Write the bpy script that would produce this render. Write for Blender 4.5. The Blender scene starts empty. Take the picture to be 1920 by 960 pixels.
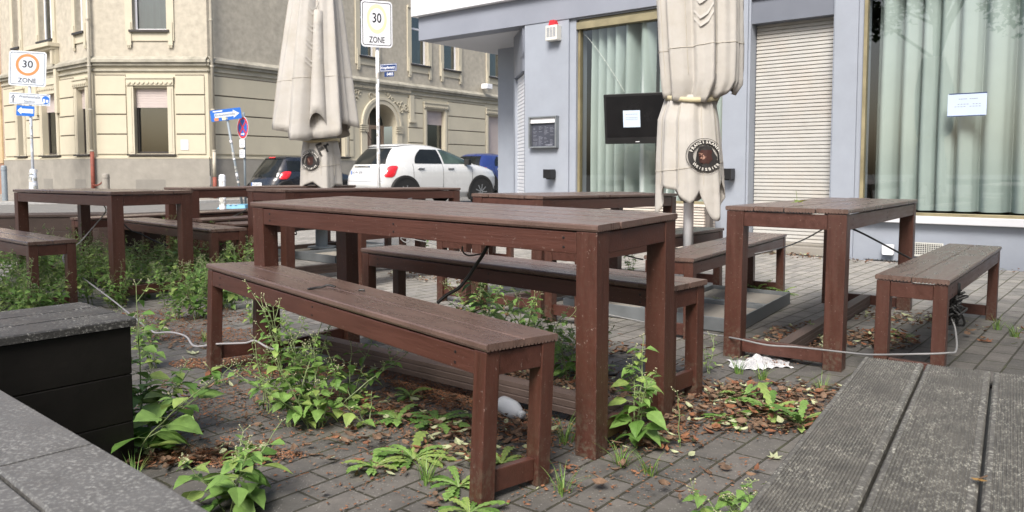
import bpy, bmesh, math, random
from mathutils import Vector, Matrix
R = math.radians
PI = math.pi
sc = bpy.context.scene
C = bpy.data.collections.new('terrace'); sc.collection.children.link(C)

# ------------------------------------------------------------------ camera
F = 1464.0; PITCH = 0.0632; CY = 411.7; CAMZ = 0.930
cam = bpy.data.cameras.new('camera'); co = bpy.data.objects.new('camera', cam); C.objects.link(co)
cam.sensor_width = 36; cam.sensor_fit = 'HORIZONTAL'
cam.lens = F / 1920 * 36
cam.shift_y = -(480 - CY) / 1920
cam.clip_start = 0.05; cam.clip_end = 500
co.location = (0, 0, CAMZ); co.rotation_euler = (PI / 2 - PITCH, 0, 0)
cam.dof.use_dof = True; cam.dof.focus_distance = 3.4; cam.dof.aperture_fstop = 9
sc.camera = co
# ------------------------------------------------------------------ light (overcast day)
w = bpy.data.worlds.new('World'); sc.world = w; w.use_nodes = True
nt = w.node_tree; bg = nt.nodes['Background']
sky = nt.nodes.new('ShaderNodeTexSky'); sky.sky_type = 'NISHITA'; sky.sun_disc = False
SUN_EL, SUN_AZ = 46, -163      # azimuth measured from +Y clockwise (camera forward)
sky.sun_elevation = R(SUN_EL); sky.sun_rotation = R(SUN_AZ)
sky.air_density = 1.0; sky.dust_density = 4.0; sky.ozone_density = 0.6
nt.links.new(sky.outputs[0], bg.inputs[0]); bg.inputs[1].default_value = 0.095
sl = bpy.data.lights.new('sun', 'SUN'); sl.energy = 2.4; sl.angle = R(24); sl.color = (1, .965, .91)
so = bpy.data.objects.new('sun', sl); C.objects.link(so)
sd = Vector((math.sin(R(SUN_AZ)) * math.cos(R(SUN_EL)), math.cos(R(SUN_AZ)) * math.cos(R(SUN_EL)), math.sin(R(SUN_EL))))
so.rotation_euler = sd.to_track_quat('Z', 'Y').to_euler(); so.location = (0, 0, 20)
sc.view_settings.view_transform = 'Standard'; sc.view_settings.look = 'None'
sc.view_settings.gamma = 1; sc.view_settings.use_curve_mapping = False
sc.view_settings.exposure = 1.03
sc.cycles.max_bounces = 8; sc.cycles.transparent_max_bounces = 12; sc.cycles.caustics_reflective = False

rnd = random.Random(7)
# ------------------------------------------------------------------ materials
MATS = {}
def N(nt, t, **k):
    n = nt.nodes.new(t)
    for a, b in k.items():
        if a.startswith('i_'):
            n.inputs[a[2:].replace('_', ' ')].default_value = b
        else: setattr(n, a, b)
    return n
def mixc(nt, f, a, b, mode='MIX'):
    m = nt.nodes.new('ShaderNodeMix'); m.data_type = 'RGBA'; m.blend_type = mode
    for s, v in ((0, f), (6, a), (7, b)):
        if isinstance(v, bpy.types.NodeSocket): nt.links.new(v, m.inputs[s])
        elif s == 0: m.inputs[0].default_value = v
        else: m.inputs[s].default_value = (*v[:3], 1)
    return m.outputs[2]
def ramp(nt, src, a, b, lo=0.0, hi=1.0):
    m = nt.nodes.new('ShaderNodeMapRange'); nt.links.new(src, m.inputs[0])
    m.inputs[1].default_value = a; m.inputs[2].default_value = b; m.inputs[3].default_value = lo; m.inputs[4].default_value = hi
    return m.outputs[0]
def pm(name, base, rough=.6, var=.15, scale=6, bump=.0, bscale=60, stretch=(1, 1, 1), spots=None, spotcol=(.75, .73, .7),
       stain=None, staincol=(.2, .18, .15), stainscale=2.0, metallic=0, spec=.5, coat=0, trans=0, fleck=None, feet=False):
    if name in MATS: return MATS[name]
    m = bpy.data.materials.new(name); m.use_nodes = True; nt = m.node_tree
    b = nt.nodes['Principled BSDF']
    tc = N(nt, 'ShaderNodeTexCoord'); mp = N(nt, 'ShaderNodeMapping'); mp.inputs['Scale'].default_value = stretch
    nt.links.new(tc.outputs['Object'], mp.inputs[0])
    nz = N(nt, 'ShaderNodeTexNoise', i_Scale=scale, i_Detail=6, i_Roughness=.6); nt.links.new(mp.outputs[0], nz.inputs[0])
    f = ramp(nt, nz.outputs[0], .3, .7)
    lo = [c * (1 - var) for c in base]; hi = [min(1, c * (1 + var)) for c in base]
    col = mixc(nt, f, lo, hi)
    if stain:
        n2 = N(nt, 'ShaderNodeTexNoise', i_Scale=stainscale, i_Detail=8, i_Roughness=.7); nt.links.new(tc.outputs['Object'], n2.inputs[0])
        f2 = ramp(nt, n2.outputs[0], .48, .72, 0, stain)
        col = mixc(nt, f2, col, staincol)
    if fleck:      # fine lichen and grit speckle: (scale, amount, colour, patch scale)
        f1 = N(nt, 'ShaderNodeTexNoise', i_Scale=fleck[0], i_Detail=3, i_Roughness=.7); nt.links.new(tc.outputs['Object'], f1.inputs[0])
        f2_ = N(nt, 'ShaderNodeTexNoise', i_Scale=fleck[3], i_Detail=6, i_Roughness=.65); nt.links.new(tc.outputs['Object'], f2_.inputs[0])
        mf = N(nt, 'ShaderNodeMath', operation='MULTIPLY'); nt.links.new(ramp(nt, f1.outputs[0], fleck[4] if len(fleck) > 4 else .52, (fleck[4] + .05) if len(fleck) > 4 else .66), mf.inputs[0]); nt.links.new(ramp(nt, f2_.outputs[0], .38, .62, .12, fleck[1]), mf.inputs[1])
        col = mixc(nt, mf.outputs[0], col, fleck[2])
    if spots:
        s, thr, amt = spots
        v = N(nt, 'ShaderNodeTexVoronoi', i_Scale=s); nt.links.new(tc.outputs['Object'], v.inputs[0])
        r1 = ramp(nt, v.outputs['Distance'], thr, thr * .6)
        sx = N(nt, 'ShaderNodeSeparateColor'); nt.links.new(v.outputs['Color'], sx.inputs[0])
        r2 = ramp(nt, sx.outputs[0], 1 - amt, 1 - amt + .02)
        mu = N(nt, 'ShaderNodeMath', operation='MULTIPLY'); nt.links.new(r1, mu.inputs[0]); nt.links.new(r2, mu.inputs[1])
        col = mixc(nt, mu.outputs[0], col, spotcol)
    if feet:       # earth splashed on the lowest hand's breadth
        sz_ = N(nt, 'ShaderNodeSeparateXYZ'); nt.links.new(tc.outputs['Object'], sz_.inputs[0])
        nf = N(nt, 'ShaderNodeTexNoise', i_Scale=55, i_Detail=4, i_Roughness=.7); nt.links.new(tc.outputs['Object'], nf.inputs[0])
        mq = N(nt, 'ShaderNodeMath', operation='MULTIPLY'); nt.links.new(ramp(nt, sz_.outputs[2], .02, .19, .95, .12), mq.inputs[0]); nt.links.new(ramp(nt, nf.outputs[0], .47, .60), mq.inputs[1])
        col = mixc(nt, mq.outputs[0], col, (.10, .075, .055))
    nt.links.new(col, b.inputs['Base Color'])
    rr = ramp(nt, nz.outputs[0], .3, .7, max(.02, rough - .08), min(1, rough + .08)); nt.links.new(rr, b.inputs['Roughness'])
    b.inputs['Metallic'].default_value = metallic; b.inputs['Specular IOR Level'].default_value = spec
    if coat: b.inputs['Coat Weight'].default_value = coat; b.inputs['Coat Roughness'].default_value = .05
    if bump:
        n3 = N(nt, 'ShaderNodeTexNoise', i_Scale=bscale, i_Detail=5); nt.links.new(mp.outputs[0], n3.inputs[0])
        bp = N(nt, 'ShaderNodeBump', i_Strength=bump, i_Distance=.01); nt.links.new(n3.outputs[0], bp.inputs['Height'])
        nt.links.new(bp.outputs[0], b.inputs['Normal'])
    if trans:     # leaves and cloth let light through
        tr = N(nt, 'ShaderNodeBsdfTranslucent'); nt.links.new(col, tr.inputs[0])
        mx = N(nt, 'ShaderNodeMixShader'); mx.inputs[0].default_value = trans
        out = nt.nodes['Material Output']
        nt.links.new(b.outputs[0], mx.inputs[1]); nt.links.new(tr.outputs[0], mx.inputs[2]); nt.links.new(mx.outputs[0], out.inputs[0])
    MATS[name] = m
    return m
def glass(name, tint=(1, 1, 1), refl=.12, rough=.0):
    if name in MATS: return MATS[name]
    m = bpy.data.materials.new(name); m.use_nodes = True; nt = m.node_tree
    nt.nodes.remove(nt.nodes['Principled BSDF']); out = nt.nodes['Material Output']
    t = N(nt, 'ShaderNodeBsdfTransparent'); t.inputs[0].default_value = (*tint, 1)
    g = N(nt, 'ShaderNodeBsdfGlossy', i_Roughness=rough)
    lw = N(nt, 'ShaderNodeLayerWeight', i_Blend=.5); pw_ = N(nt, 'ShaderNodeMath', operation='POWER'); nt.links.new(lw.outputs['Facing'], pw_.inputs[0]); pw_.inputs[1].default_value = 4.0
    a = N(nt, 'ShaderNodeMath', operation='MULTIPLY_ADD', use_clamp=True)
    nt.links.new(pw_.outputs[0], a.inputs[0]); a.inputs[1].default_value = .9; a.inputs[2].default_value = refl
    mx = N(nt, 'ShaderNodeMixShader'); nt.links.new(a.outputs[0], mx.inputs[0])
    nt.links.new(t.outputs[0], mx.inputs[1]); nt.links.new(g.outputs[0], mx.inputs[2]); nt.links.new(mx.outputs[0], out.inputs[0])
    MATS[name] = m
    return m

M_rail = pm('painted_decking_rail', (.072, .028, .020), .38, .22, 3, .12, 12, (1.2, 12, 12), fleck=(75, .6, (.30, .24, .21), 5, .66), stain=.35, staincol=(.07, .035, .03), stainscale=3)
M_top = pm('weathered_decking_top', (.122, .078, .064), .30, .25, 3, .18, 30, (1.2, 9, 1), spots=(34, .05, .04), stain=.45, staincol=(.10, .065, .055), stainscale=2.5, fleck=(160, .25, (.26, .21, .19), 5))
M_leg = pm('painted_decking_leg', (.068, .0255, .0175), .40, .22, 3, .12, 12, (12, 12, 1.2), feet=True, fleck=(85, .7, (.30, .24, .21), 5, .65), stain=.4, staincol=(.07, .035, .03), stainscale=3)
M_dark = pm('blackened_decking', (.0065, .0055, .0045), .6, .3, 5, .12, 60, spec=.25)
M_darktop = pm('grey_weathered_decking', (.10, .098, .095), .5, .2, 12, .15, 140, spots=(26, .06, .25), spotcol=(.03, .025, .02), stain=.55, staincol=(.055, .054, .052), stainscale=3, fleck=(150, .8, (.36, .36, .34), 7))
M_ribtop = pm('grey_ribbed_decking', (.088, .083, .073), .6, .3, 14, .2, 160, spots=(22, .08, .2), spotcol=(.34, .30, .24), stain=.6, staincol=(.05, .047, .042), stainscale=4, fleck=(140, 1, (.46, .45, .39), 8))
M_fardeck = pm('dark_brown_decking', (.04, .024, .019), .55, .2, 6, .2, 40)
M_blue = pm('blue_grey_render', (.30, .33, .385), .75, .06, 3, .15, 90, stain=.3, staincol=(.24, .26, .30), stainscale=1.4)
M_blue2 = pm('grey_painted_metal', (.15, .165, .20), .5, .05, 3)
M_band = pm('grey_fascia_paint', (.24, .26, .31), .6, .05, 3)
M_white = pm('white_paint', (.78, .79, .82), .45, .03, 3)
M_soffit = pm('soffit_paint', (.62, .63, .66), .7, .04, 2)
M_brass = pm('brass_anodised_frame', (.36, .31, .19), .35, .2, 4, metallic=.5)
M_beige = pm('cream_smooth_render', (.50, .46, .355), .8, .05, 1.5, .1, 40, stain=.2, staincol=(.37, .345, .28), stainscale=.8)
M_rough = pm('cream_rough_render', (.43, .395, .325), .9, .16, 5, .7, 7, stain=.3, staincol=(.36, .33, .27), stainscale=.6)
M_base = pm('grey_plinth_render', (.27, .255, .225), .9, .15, 2, .7, 9, stain=.5, staincol=(.20, .19, .17), stainscale=.9)
M_corn = pm('weathered_cornice', (.34, .32, .265), .9, .2, 3, .4, 20, (1, 1, 1), stain=.8, staincol=(.16, .155, .12), stainscale=2.2)
M_groove = pm('dark_joint_mortar', (.15, .13, .10), .9, .1, 3)  # dark colour of the joints between the courses
M_trim = pm('cream_window_trim', (.50, .46, .36), .8, .05, 3, .1, 30)
M_pink = pm('pink_render', (.66, .53, .47), .85, .08, 2, .3, 20)
M_winwhite = pm('white_window_frame', (.8, .81, .85), .35, .02, 3)
M_winbrown = pm('dark_window_frame', (.035, .03, .028), .4, .1, 3)
M_shut = pm('grey_pink_roller_shutter', (.48, .42, .40), .6, .05, 3)
M_shutw = pm('ivory_roller_shutter', (.44, .435, .415), .55, .08, 3, stain=.5, staincol=(.38, .32, .25), stainscale=1.4, spots=(9, .05, .3), spotcol=(.12, .1, .09))
M_shutw2 = pm('white_roller_shutter', (.72, .74, .78), .5, .04, 3)
M_room = pm('dark_room', (.05, .055, .05), .9, .1, 2)
M_roomg = pm('pale_net_curtain', (.46, .50, .48), .9, .1, 2, trans=.2)
M_curt = pm('mint_white_curtain', (.38, .435, .425), .9, .06, 2)
M_glass = glass('window_glass', (.93, .97, .95), .13)
M_glassd = glass('street_window_glass', (.55, .6, .6), .14)
M_pipe = pm('zinc_drainpipe', (.44, .41, .34), .6, .15, 2, metallic=.1)
M_rust = pm('rust_red_pipe', (.22, .06, .04), .7, .3, 6)
M_steel = pm('galvanised_steel', (.25, .27, .285), .42, .12, 8, metallic=.5)
M_greysteel = pm('painted_grey_pole', (.22, .26, .29), .45, .08, 6)
M_whitepole = pm('white_coated_pole', (.84, .85, .88), .3, .04, 4)
M_black = pm('black_plastic', (.012, .012, .013), .35, .1, 5)
M_cloth = pm('cream_parasol_cloth', (.49, .47, .44), .85, .06, 3, .5, 14, stain=.45, staincol=(.39, .35, .28), stainscale=2.5, trans=.08)
M_print = pm('black_print', (.02, .018, .018), .7, .1, 9)
M_printw = pm('pale_print', (.7, .68, .63), .8, .03, 9)
M_printg = pm('faded_grey_print', (.505, .485, .455), .8, .03, 9)
M_skin = pm('tan_print', (.35, .2, .15), .8, .1, 9)
M_brownp = pm('brown_print', (.045, .014, .01), .8, .1, 9)
M_asph = pm('asphalt', (.17, .165, .155), .9, .2, 12, .4, 150, stain=.4, staincol=(.12, .12, .11), stainscale=1.5)
M_kerb = pm('granite_kerb', (.42, .42, .41), .85, .15, 10, .3, 60)
M_grass = pm('verge_grass', (.12, .17, .05), .9, .3, 10)
M_concr = pm('concrete_slab', (.27, .25, .22), .85, .15, 6, .3, 60, stain=.4, staincol=(.2, .19, .17), stainscale=3)
M_paper = pm('paper', (.60, .60, .61), .7, .03, 6, .2, 20)
M_paperb = pm('bluish_paper', (.55, .66, .80), .6, .03, 6)
M_inkg = pm('grey_ink', (.25, .27, .32), .7, .05, 6)
M_tread = pm('dry_bark_crumb', (.20, .09, .045), .9, .5, 30)
M_leafb = pm('dry_brown_leaf', (.165, .105, .068), .85, .65, 24, trans=.1)
M_leafo = pm('rust_leaf', (.20, .085, .045), .8, .35, 14, trans=.1)
M_leafp = pm('pale_green_fallen_leaf', (.42, .45, .27), .7, .2, 14, trans=.15)
M_green = pm('fresh_weed_leaf', (.20, .34, .085), .55, .25, 22, trans=.3)
M_green2 = pm('deep_weed_leaf', (.12, .235, .05), .5, .25, 22, trans=.3)
M_green3 = pm('yellow_green_weed_leaf', (.29, .40, .11), .55, .25, 22, trans=.35)
M_stem = pm('weed_stem', (.20, .26, .11), .6, .2, 20)
M_flower = pm('tiny_cream_flower', (.42, .40, .26), .8, .2, 30)
M_treeleaf = pm('tree_leaf', (.045, .085, .022), .6, .4, 3, trans=.3)
M_bark = pm('tree_bark', (.12, .10, .08), .9, .3, 6, .6, 20)
M_cablew = pm('pale_grey_cable', (.33, .32, .33), .5, .05, 6)
M_cableg = pm('grey_cable', (.23, .23, .23), .5, .05, 6)
M_cableb = pm('black_cable', (.015, .015, .015), .5, .05, 6)
M_signblue = pm('sign_blue', (.01, .12, .48), .35, .05, 4)
M_signdark = pm('enamel_dark_blue', (.01, .035, .14), .3, .05, 4)
M_signwhite = pm('sign_white', (.74, .76, .80), .35, .04, 4)
M_signgrey = pm('sign_faded_white', (.55, .60, .68), .35, .05, 4)
M_signblack = pm('sign_black', (.02, .02, .025), .4, .05, 4)
M_orange = pm('faded_orange_ring', (.62, .20, .07), .45, .08, 8)
M_yellow = pm('faded_yellow_ring', (.74, .71, .43), .45, .05, 8)
M_red = pm('sign_red', (.55, .03, .04), .35, .08, 4)
M_stick = pm('old_sticker', (.35, .36, .34), .6, .7, 25)
M_bluefoot = pm('light_blue_plate', (.12, .30, .42), .5, .1, 6)
M_carwhite = pm('white_car_paint', (.60, .61, .61), .25, .02, 3, coat=.8)
M_carblack = pm('black_car_paint', (.012, .014, .02), .25, .1, 3, coat=1)
M_carblue = pm('blue_car_paint', (.018, .035, .16), .25, .05, 3, coat=1)
M_carglass = pm('car_glass', (.012, .014, .014), .08, .3, 2, spec=.4)
M_carglassg = pm('green_tinted_car_glass', (.06, .09, .075), .08, .4, 2, spec=.5)
M_tyre = pm('tyre_rubber', (.015, .015, .015), .8, .1, 6)
M_alloy = pm('alloy_rim', (.45, .45, .46), .35, .1, 6, metallic=.8)
M_lamp = pm('red_tail_lamp', (.62, .02, .03), .12, .25, 14, coat=1)
M_chrome = pm('chrome', (.7, .7, .7), .12, .05, 4, metallic=1)
M_shell = pm('striped_shell_yellow', (.45, .38, .16), .35, .1, 20)
M_shellb = pm('striped_shell_band', (.05, .03, .015), .35, .1, 20)
M_slat = pm('bleached_wood_slat', (.60, .54, .48), .8, .12, 7, .2, 40, stain=.4, staincol=(.42, .33, .27), stainscale=4)
M_alarm = pm('ivory_plastic', (.62, .62, .58), .5, .04, 6)
M_menub = pm('slate_menu_card', (.05, .055, .075), .6, .2, 6)
M_bottle = pm('milky_plastic', (.62, .65, .70), .3, .04, 6, trans=.35)
M_gravel = pm('washed_gravel_slab', (.33, .30, .25), .9, .2, 10, .8, 70, spots=(55, .45, .7), spotcol=(.5, .47, .4))

def ground_mat():
    m = bpy.data.materials.new('clay_pavers'); m.use_nodes = True; nt = m.node_tree; b = nt.nodes['Principled BSDF']
    tc = N(nt, 'ShaderNodeTexCoord'); mp = N(nt, 'ShaderNodeMapping'); mp.inputs['Rotation'].default_value = (0, 0, -R(50.5))
    nt.links.new(tc.outputs['Object'], mp.inputs[0])
    wn = N(nt, 'ShaderNodeTexNoise', i_Scale=2.5, i_Detail=2); nt.links.new(mp.outputs[0], wn.inputs[0])
    wa = N(nt, 'ShaderNodeVectorMath', operation='MULTIPLY_ADD'); nt.links.new(wn.outputs[1], wa.inputs[0]); wa.inputs[1].default_value = (.012, .012, 0)
    nt.links.new(mp.outputs[0], wa.inputs[2])
    bk = N(nt, 'ShaderNodeTexBrick', offset=.5); nt.links.new(wa.outputs[0], bk.inputs[0])
    for k, v in (('Scale', 1), ('Mortar Size', .005), ('Mortar Smooth', .3), ('Bias', 0), ('Brick Width', .22), ('Row Height', .105)): bk.inputs[k].default_value = v
    bk.inputs['Color1'].default_value = (.80, .80, .80, 1); bk.inputs['Color2'].default_value = (1.15, 1.12, 1.1, 1); bk.inputs['Mortar'].default_value = (.34, .33, .24, 1)
    # damp and shade near the planters, open-sky brightness beyond, painted into the paver colour
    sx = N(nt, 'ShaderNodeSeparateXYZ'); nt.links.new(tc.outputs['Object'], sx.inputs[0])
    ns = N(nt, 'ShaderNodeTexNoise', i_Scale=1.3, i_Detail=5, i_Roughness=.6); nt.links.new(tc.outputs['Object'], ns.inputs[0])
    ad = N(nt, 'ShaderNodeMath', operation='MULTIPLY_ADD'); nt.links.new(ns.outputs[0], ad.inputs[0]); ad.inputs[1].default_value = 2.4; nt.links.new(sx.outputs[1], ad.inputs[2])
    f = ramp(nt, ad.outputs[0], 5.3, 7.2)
    damp_and_light = mixc(nt, f, (.125, .120, .113), (.34, .33, .31))
    n2 = N(nt, 'ShaderNodeTexNoise', i_Scale=9, i_Detail=8, i_Roughness=.7); nt.links.new(tc.outputs['Object'], n2.inputs[0])
    d2 = mixc(nt, ramp(nt, n2.outputs[0], .35, .7), (.72, .72, .72), (1.2, 1.18, 1.15))
    c1 = mixc(nt, 1.0, damp_and_light, bk.outputs[0], 'MULTIPLY'); c2 = mixc(nt, 1.0, c1, d2, 'MULTIPLY')
    # pale specks of grit in the paver surface
    v = N(nt, 'ShaderNodeTexVoronoi', i_Scale=120); nt.links.new(tc.outputs['Object'], v.inputs[0])
    sc_ = N(nt, 'ShaderNodeSeparateColor'); nt.links.new(v.outputs['Color'], sc_.inputs[0])
    mu = N(nt, 'ShaderNodeMath', operation='MULTIPLY'); nt.links.new(ramp(nt, v.outputs['Distance'], .35, .2), mu.inputs[0]); nt.links.new(ramp(nt, sc_.outputs[0], .78, .82, 0, .6), mu.inputs[1])
    c3 = mixc(nt, mu.outputs[0], c2, (.30, .29, .27))
    # moss in places
    n3 = N(nt, 'ShaderNodeTexNoise', i_Scale=2.1, i_Detail=7, i_Roughness=.75); nt.links.new(tc.outputs['Object'], n3.inputs[0])
    mj = N(nt, 'ShaderNodeMath', operation='MULTIPLY'); nt.links.new(ramp(nt, n3.outputs[0], .5, .72, 0, 1), mj.inputs[0]); nt.links.new(ramp(nt, bk.outputs['Fac'], 0, 1, .18, 1), mj.inputs[1])
    c4 = mixc(nt, mj.outputs[0], c3, (.085, .095, .035))
    nt.links.new(c4, b.inputs['Base Color']); b.inputs['Roughness'].default_value = .8
    hm = N(nt, 'ShaderNodeMath', operation='MULTIPLY_ADD'); nt.links.new(bk.outputs['Fac'], hm.inputs[0]); hm.inputs[1].default_value = -1.0
    h2 = N(nt, 'ShaderNodeTexNoise', i_Scale=70, i_Detail=6); nt.links.new(tc.outputs['Object'], h2.inputs[0])
    h3 = N(nt, 'ShaderNodeMath', operation='MULTIPLY'); nt.links.new(h2.outputs[0], h3.inputs[0]); h3.inputs[1].default_value = .35
    nt.links.new(h3.outputs[0], hm.inputs[2])
    bp = N(nt, 'ShaderNodeBump', i_Strength=.9, i_Distance=.006); nt.links.new(hm.outputs[0], bp.inputs['Height']); nt.links.new(bp.outputs[0], b.inputs['Normal'])
    return m
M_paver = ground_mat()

# ------------------------------------------------------------------ helpers
def pix(px, py, z=0.0):
    """point of the level z that the photograph shows at this pixel"""
    a = (px - 960) / F; b = -(py - CY) / F; cp, sp = math.cos(PITCH), math.sin(PITCH)
    dy = cp + b * sp; dz = -sp + b * cp; t = (z - CAMZ) / dz
    return Vector((a * t, dy * t, z))
def ray(px, py):
    a = (px - 960) / F; b = -(py - CY) / F; cp, sp = math.cos(PITCH), math.sin(PITCH)
    return Vector((a, cp + b * sp, -sp + b * cp))
def atd(px, py, Y):
    r = ray(px, py); t = Y / r.y
    return Vector((r.x * t, Y, CAMZ + r.z * t))
class Wall:
    """an upright plane: s runs along dir, n points out of the wall towards the viewer"""
    def __init__(s, o, d):
        s.o = Vector((o[0], o[1], 0)); s.d = Vector((d[0], d[1], 0)).normalized()
        s.n = Vector((s.d.y, -s.d.x, 0))
        if s.n.dot(s.o) > 0: s.n = -s.n
    def at(s, px, py, off=0):
        r = ray(px, py); o = s.o + s.n * off
        # solve (t*r - o).n = 0
        t = (o.x * s.n.x + o.y * s.n.y) / (r.x * s.n.x + r.y * s.n.y)
        p = Vector((r.x * t, r.y * t, CAMZ + r.z * t)); q = p - o
        return q.x * s.d.x + q.y * s.d.y, p.z
    def p(s, a, z, off=0):
        return s.o + s.d * a + s.n * off + Vector((0, 0, z))
class MB:
    def __init__(s): s.v = []; s.f = []; s.m = []
    def add(s, vs, fs, mi=0):
        k = len(s.v); s.v += [Vector(x) for x in vs]; s.f += [tuple(i + k for i in f) for f in fs]; s.m += [mi] * len(fs); return s
    def hexa(s, c, mi=0):
        return s.add(c, [(0, 3, 2, 1), (4, 5, 6, 7), (0, 1, 5, 4), (1, 2, 6, 5), (2, 3, 7, 6), (3, 0, 4, 7)], mi)
    def box(s, x0, x1, y0, y1, z0, z1, mi=0):
        return s.hexa([(x0, y0, z0), (x1, y0, z0), (x1, y1, z0), (x0, y1, z0), (x0, y0, z1), (x1, y0, z1), (x1, y1, z1), (x0, y1, z1)], mi)
    def wbox(s, W, a0, a1, z0, z1, n0, n1, mi=0):
        P = W.p; return s.hexa([P(a0, z0, n0), P(a1, z0, n0), P(a1, z0, n1), P(a0, z0, n1), P(a0, z1, n0), P(a1, z1, n0), P(a1, z1, n1), P(a0, z1, n1)], mi)
    def beam(s, A, B, wd, ht, mi=0):
        A = Vector(A); B = Vector(B); d = (B - A).normalized(); sd = Vector((-d.y, d.x, 0)).normalized() * wd / 2; u = d.cross(sd).normalized() * ht / 2
        return s.hexa([A - sd - u, A + sd - u, B + sd - u, B - sd - u, A - sd + u, A + sd + u, B + sd + u, B - sd + u], mi)
    def tube(s, pts, r, n=8, cap=True, mi=0, r1=None):
        pts = [Vector(p) for p in pts]; k = len(s.v); last = None; L = len(pts)
        for i, p in enumerate(pts):
            d = (pts[min(i + 1, L - 1)] - pts[max(i - 1, 0)])
            d = d.normalized() if d.length > 1e-9 else Vector((0, 0, 1))
            a = last if last is not None else (Vector((1, 0, 0)) if abs(d.x) < .9 else Vector((0, 1, 0)))
            a = (a - d * a.dot(d)).normalized(); last = a; b = d.cross(a)
            rr = r if r1 is None else r + (r1 - r) * i / (L - 1)
            if isinstance(r, (list, tuple)): rr = r[i]
            for j in range(n):
                t = 2 * PI * j / n; s.v.append(p + (a * math.cos(t) + b * math.sin(t)) * rr)
        for i in range(L - 1):
            for j in range(n):
                s.f.append((k + i * n + j, k + i * n + (j + 1) % n, k + (i + 1) * n + (j + 1) % n, k + (i + 1) * n + j)); s.m.append(mi)
        if cap:
            s.f.append(tuple(k + j for j in range(n))[::-1]); s.f.append(tuple(k + (L - 1) * n + j for j in range(n))); s.m += [mi, mi]
        return s
    def prism(s, poly, A, U, V, D, mi=0):
        """poly in (u,v), extruded along D from A"""
        A = Vector(A); U = Vector(U); V = Vector(V); D = Vector(D); n = len(poly)
        a = [A + U * p[0] + V * p[1] for p in poly]; b = [q + D for q in a]
        return s.add(a + b, [tuple(range(n))[::-1], tuple(range(n, 2 * n))] + [(i, (i + 1) % n, n + (i + 1) % n, n + i) for i in range(n)], mi)
    def grid(s, rows, mi=0, closed=False):
        n = len(rows[0]); k = len(s.v)
        for r in rows: s.v += [Vector(p) for p in r]
        for i in range(len(rows) - 1):
            for j in range(n if closed else n - 1):
                s.f.append((k + i * n + j, k + i * n + (j + 1) % n, k + (i + 1) * n + (j + 1) % n, k + (i + 1) * n + j)); s.m.append(mi)
        return s
    def lathe(s, o, prof, n=20, mi=0, axis=(0, 0, 1)):
        o = Vector(o); ax = Vector(axis).normalized(); a = Vector((1, 0, 0)) if abs(ax.x) < .9 else Vector((0, 1, 0)); a = (a - ax * a.dot(ax)).normalized(); b = ax.cross(a)
        rows = [[o + ax * h + (a * math.cos(2 * PI * j / n) + b * math.sin(2 * PI * j / n)) * max(r, 1e-4) for j in range(n)] for r, h in prof]
        return s.grid(rows, mi, True)
    def build(s, name, mat, parent=None, smooth=False, bevel=0, world=True):
        off = Vector((0, 0, 0))
        if parent is not None and world: off = parent['_loc'] if '_loc' in parent.keys() else parent.location
        off = Vector(off)
        me = bpy.data.meshes.new(name); me.from_pydata([v - off for v in s.v], [], s.f)
        mats = mat if isinstance(mat, (list, tuple)) else [mat]
        for m in mats: me.materials.append(m)
        if len(mats) > 1: me.polygons.foreach_set('material_index', s.m)
        if smooth: me.polygons.foreach_set('use_smooth', [True] * len(me.polygons))
        me.validate(); me.update()
        o = bpy.data.objects.new(name, me); C.objects.link(o)
        if parent is not None: o.parent = parent
        if bevel:
            b = o.modifiers.new('bevel', 'BEVEL'); b.width = bevel; b.segments = 2; b.limit_method = 'ANGLE'; b.angle_limit = R(50)
        return o
def tag(o, label=None, cat=None, group=None, kind=None):
    for k, v in (('label', label), ('category', cat), ('group', group), ('kind', kind)):
        if v: o[k] = v
    return o
def thing(name, loc, label, cat, group=None, rot=(0, 0, 0)):
    o = bpy.data.objects.new(name, None); C.objects.link(o); o.empty_display_size = .1
    o.location = loc; o.rotation_euler = rot
    return tag(o, label, cat, group)
def rebase(o, loc):
    """move a top-level mesh's origin to its base"""
    loc = Vector(loc); o.data.transform(Matrix.Translation(-loc)); o.location = loc; return o
def textmesh(body, size, extrude=.0005, align='CENTER', bold=0.0):
    cu = bpy.data.curves.new('lettering', 'FONT'); cu.body = body; cu.size = size; cu.extrude = extrude; cu.align_x = align; cu.align_y = 'CENTER'; cu.offset = bold; cu.resolution_u = 3
    t = bpy.data.objects.new('lettering', cu); C.objects.link(t)
    bpy.context.view_layer.update()
    me = bpy.data.meshes.new_from_object(t.evaluated_get(bpy.context.evaluated_depsgraph_get()))
    vs = [v.co.copy() for v in me.vertices]; fs = [tuple(p.vertices) for p in me.polygons]
    bpy.data.objects.remove(t); bpy.data.curves.remove(cu); bpy.data.meshes.remove(me)
    return vs, fs
def text_on(mb, body, size, O, U, V, mi=0, sx=1.0, bold=0.0, lift=.002):
    O = Vector(O); U = Vector(U).normalized(); V = Vector(V).normalized(); W = U.cross(V)
    vs, fs = textmesh(body, size, .0008, bold=bold)
    return mb.add([O + U * v.x * sx + V * v.y + W * (lift + v.z) for v in vs], fs, mi)
def disc_poly(r, n=28, sy=1.0): return [(r * math.cos(2 * PI * i / n), r * sy * math.sin(2 * PI * i / n)) for i in range(n)]
def plate(mb, O, U, V, poly, t=.003, mi=0, lift=0):
    U = Vector(U).normalized(); V = Vector(V).normalized(); W = U.cross(V)
    return mb.prism(poly, Vector(O) + W * lift, U, V, W * t, mi)
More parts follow.
